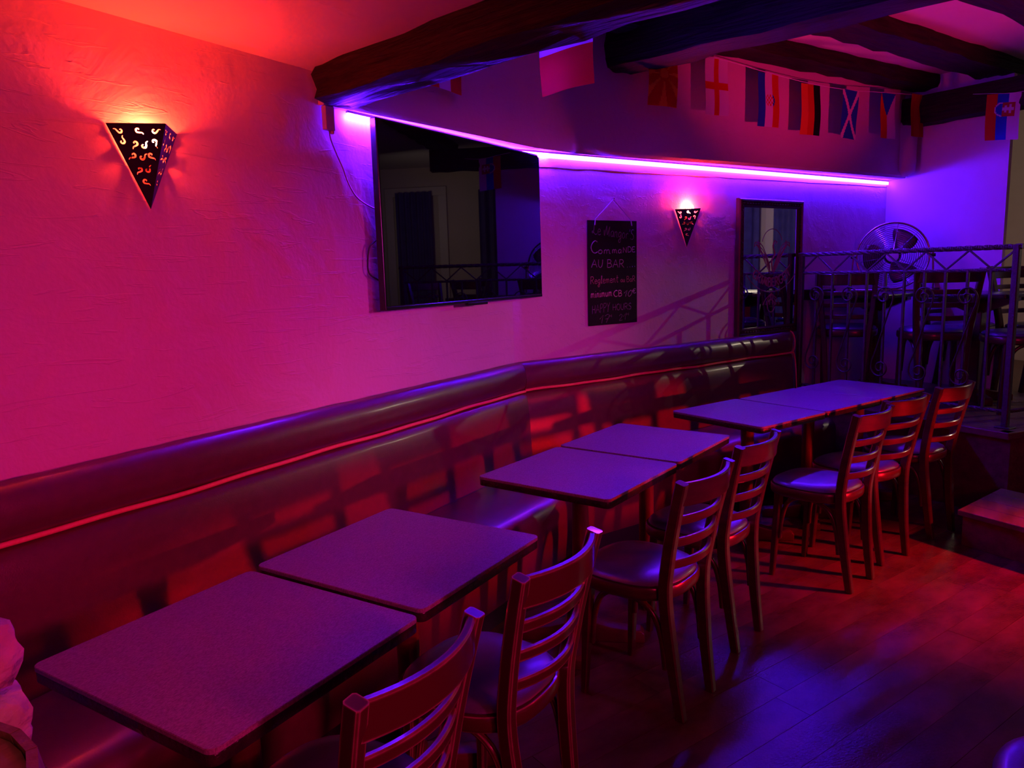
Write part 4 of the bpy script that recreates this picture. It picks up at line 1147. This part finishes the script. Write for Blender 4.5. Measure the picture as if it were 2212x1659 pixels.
for i in range(len(zl) - 1):
    ex = .560 + prot[i]
    xs = [ex, ex - rnd.uniform(.22, .34), .05, -.25, -.5]
    for a, b in zip(xs[1:], xs): stone(a + .008, b, 1.455, 1.60, zl[i] + .006, zl[i + 1] - .006)
    ys = [1.60, 1.60 + rnd.uniform(.2, .3), 2.2]
    for a, b in zip(ys, ys[1:]): stone(.45, ex - .005, a + .006, b - .006, zl[i] + .006, zl[i + 1] - .006)

bar_ = thing('barrel', 'oak barrel table at the lower left corner beside the stone pier', 'barrel', (.225, 1.135, 0))
NB = 22
def br(z): return .235 + .050 * math.sin(math.pi * z / .95)
for i in range(NB):
    a0, a1 = 2 * math.pi * i / NB + .006, 2 * math.pi * (i + 1) / NB - .006
    mb = MB(); ns = 8
    for j in range(ns + 1):
        z = .95 * j / ns
        for r_, a in ((br(z), a0), (br(z), a1), (br(z) - .014, a1), (br(z) - .014, a0)): mb.v.append((r_ * math.cos(a), r_ * math.sin(a), z))
    for j in range(ns):
        for q in range(4): mb.f.append((j * 4 + q, j * 4 + (q + 1) % 4, (j + 1) * 4 + (q + 1) % 4, (j + 1) * 4 + q))
    mb.f += [(0, 1, 2, 3), tuple(ns * 4 + q for q in range(4))]
    obj('stave', mb.mesh(smooth=SM), M['barrel'], bar_)
for z in (.06, .26, .69, .89):
    obj('hoop', MB().lathe([(br(z - .02) + .0005, z - .02), (br(z - .02) + .003, z - .02), (br(z + .02) + .003, z + .02), (br(z + .02) + .0005, z + .02)], 44).mesh(smooth=SM), M['iron'], bar_)
obj('head', MB().lathe([(.220, .915), (.220, .938)], 36).mesh(), M['barreltop'], bar_)

# padded stool at the lower right corner
sl = thing('stool', 'black padded round stool at the lower right corner of the picture', 'stool', (1.885, -.295, 0))
obj('seat', MB().lathe([(.150, .385), (.185, .388), (.198, .405), (.200, .425), (.192, .443), (.170, .455), (.10, .459), (.01, .460)], 40).mesh(smooth=R(60)), M['seat'], sl)
for q in range(4):
    a = R(45 + 90 * q)
    obj('leg', MB().tube([(.13 * math.cos(a), .13 * math.sin(a), .388), (.17 * math.cos(a), .17 * math.sin(a), 0)], [.017, .013], 10).mesh(smooth=R(60)), M['chair'], sl)
obj('foot_ring', MB().tube([(.152 * math.cos(2 * math.pi * i / 32), .152 * math.sin(2 * math.pi * i / 32), .17) for i in range(32)], .008, 8, closed=True).mesh(smooth=R(60)), M['iron'], sl)

# ------------------------------------------------------------------ back room seen past the partition and in the mirrors
def back_panel(t0, t1, z0, z1, th, mat, name): 
    a, b = far(6.3 - .002, t0), far(6.3 - .002, t1)
    return MB().prism([a[:2], b[:2], (b - U * th)[:2], (a - U * th)[:2]], z0, z1).mesh(bevel=.003, seg=1)
dr = thing('door_1', 'cream door frame on the back wall', 'door', tuple(far(6.28, 2.6)))
dr['kind'] = 'structure'
dinv = Matrix.Translation(-dr.location)
for a, b, z0, z1 in ((2.02, 2.14, ZP, 2.65), (2.79, 2.91, ZP, 2.65), (2.02, 2.91, 2.65, 2.77)):
    o = obj('door_casing', back_panel(a, b, z0, z1, .04, None, ''), M['trim'], dr); o.matrix_parent_inverse = dinv
def curtain(t0, t1, label):
    mb = MB(); n_ = 48
    for i in range(n_ + 1):
        f = i / n_; p = far(6.3 - .10 - .035 * math.sin(f * math.pi * 12) , t0 + (t1 - t0) * f)
        mb.v += [(p.x, p.y, ZP + .02), (p.x, p.y, 2.7), ((p + U * .006).x, (p + U * .006).y, 2.7), ((p + U * .006).x, (p + U * .006).y, ZP + .02)]
    for i in range(n_):
        for q in range(4): mb.f.append((i * 4 + q, i * 4 + (q + 1) % 4, (i + 1) * 4 + (q + 1) % 4, (i + 1) * 4 + q))
    return tag(obj('curtain', mb.mesh(smooth=R(60)), M['curtain']), label, 'curtain')
curtain(2.22, 2.74, 'navy curtain on the back wall inside the cream door frame')
curtain(2.97, 4.2, 'navy curtain on the back wall outside the cream door frame')
curtain(0.85, 1.55, 'navy curtain on the back wall nearest to the thin partition')
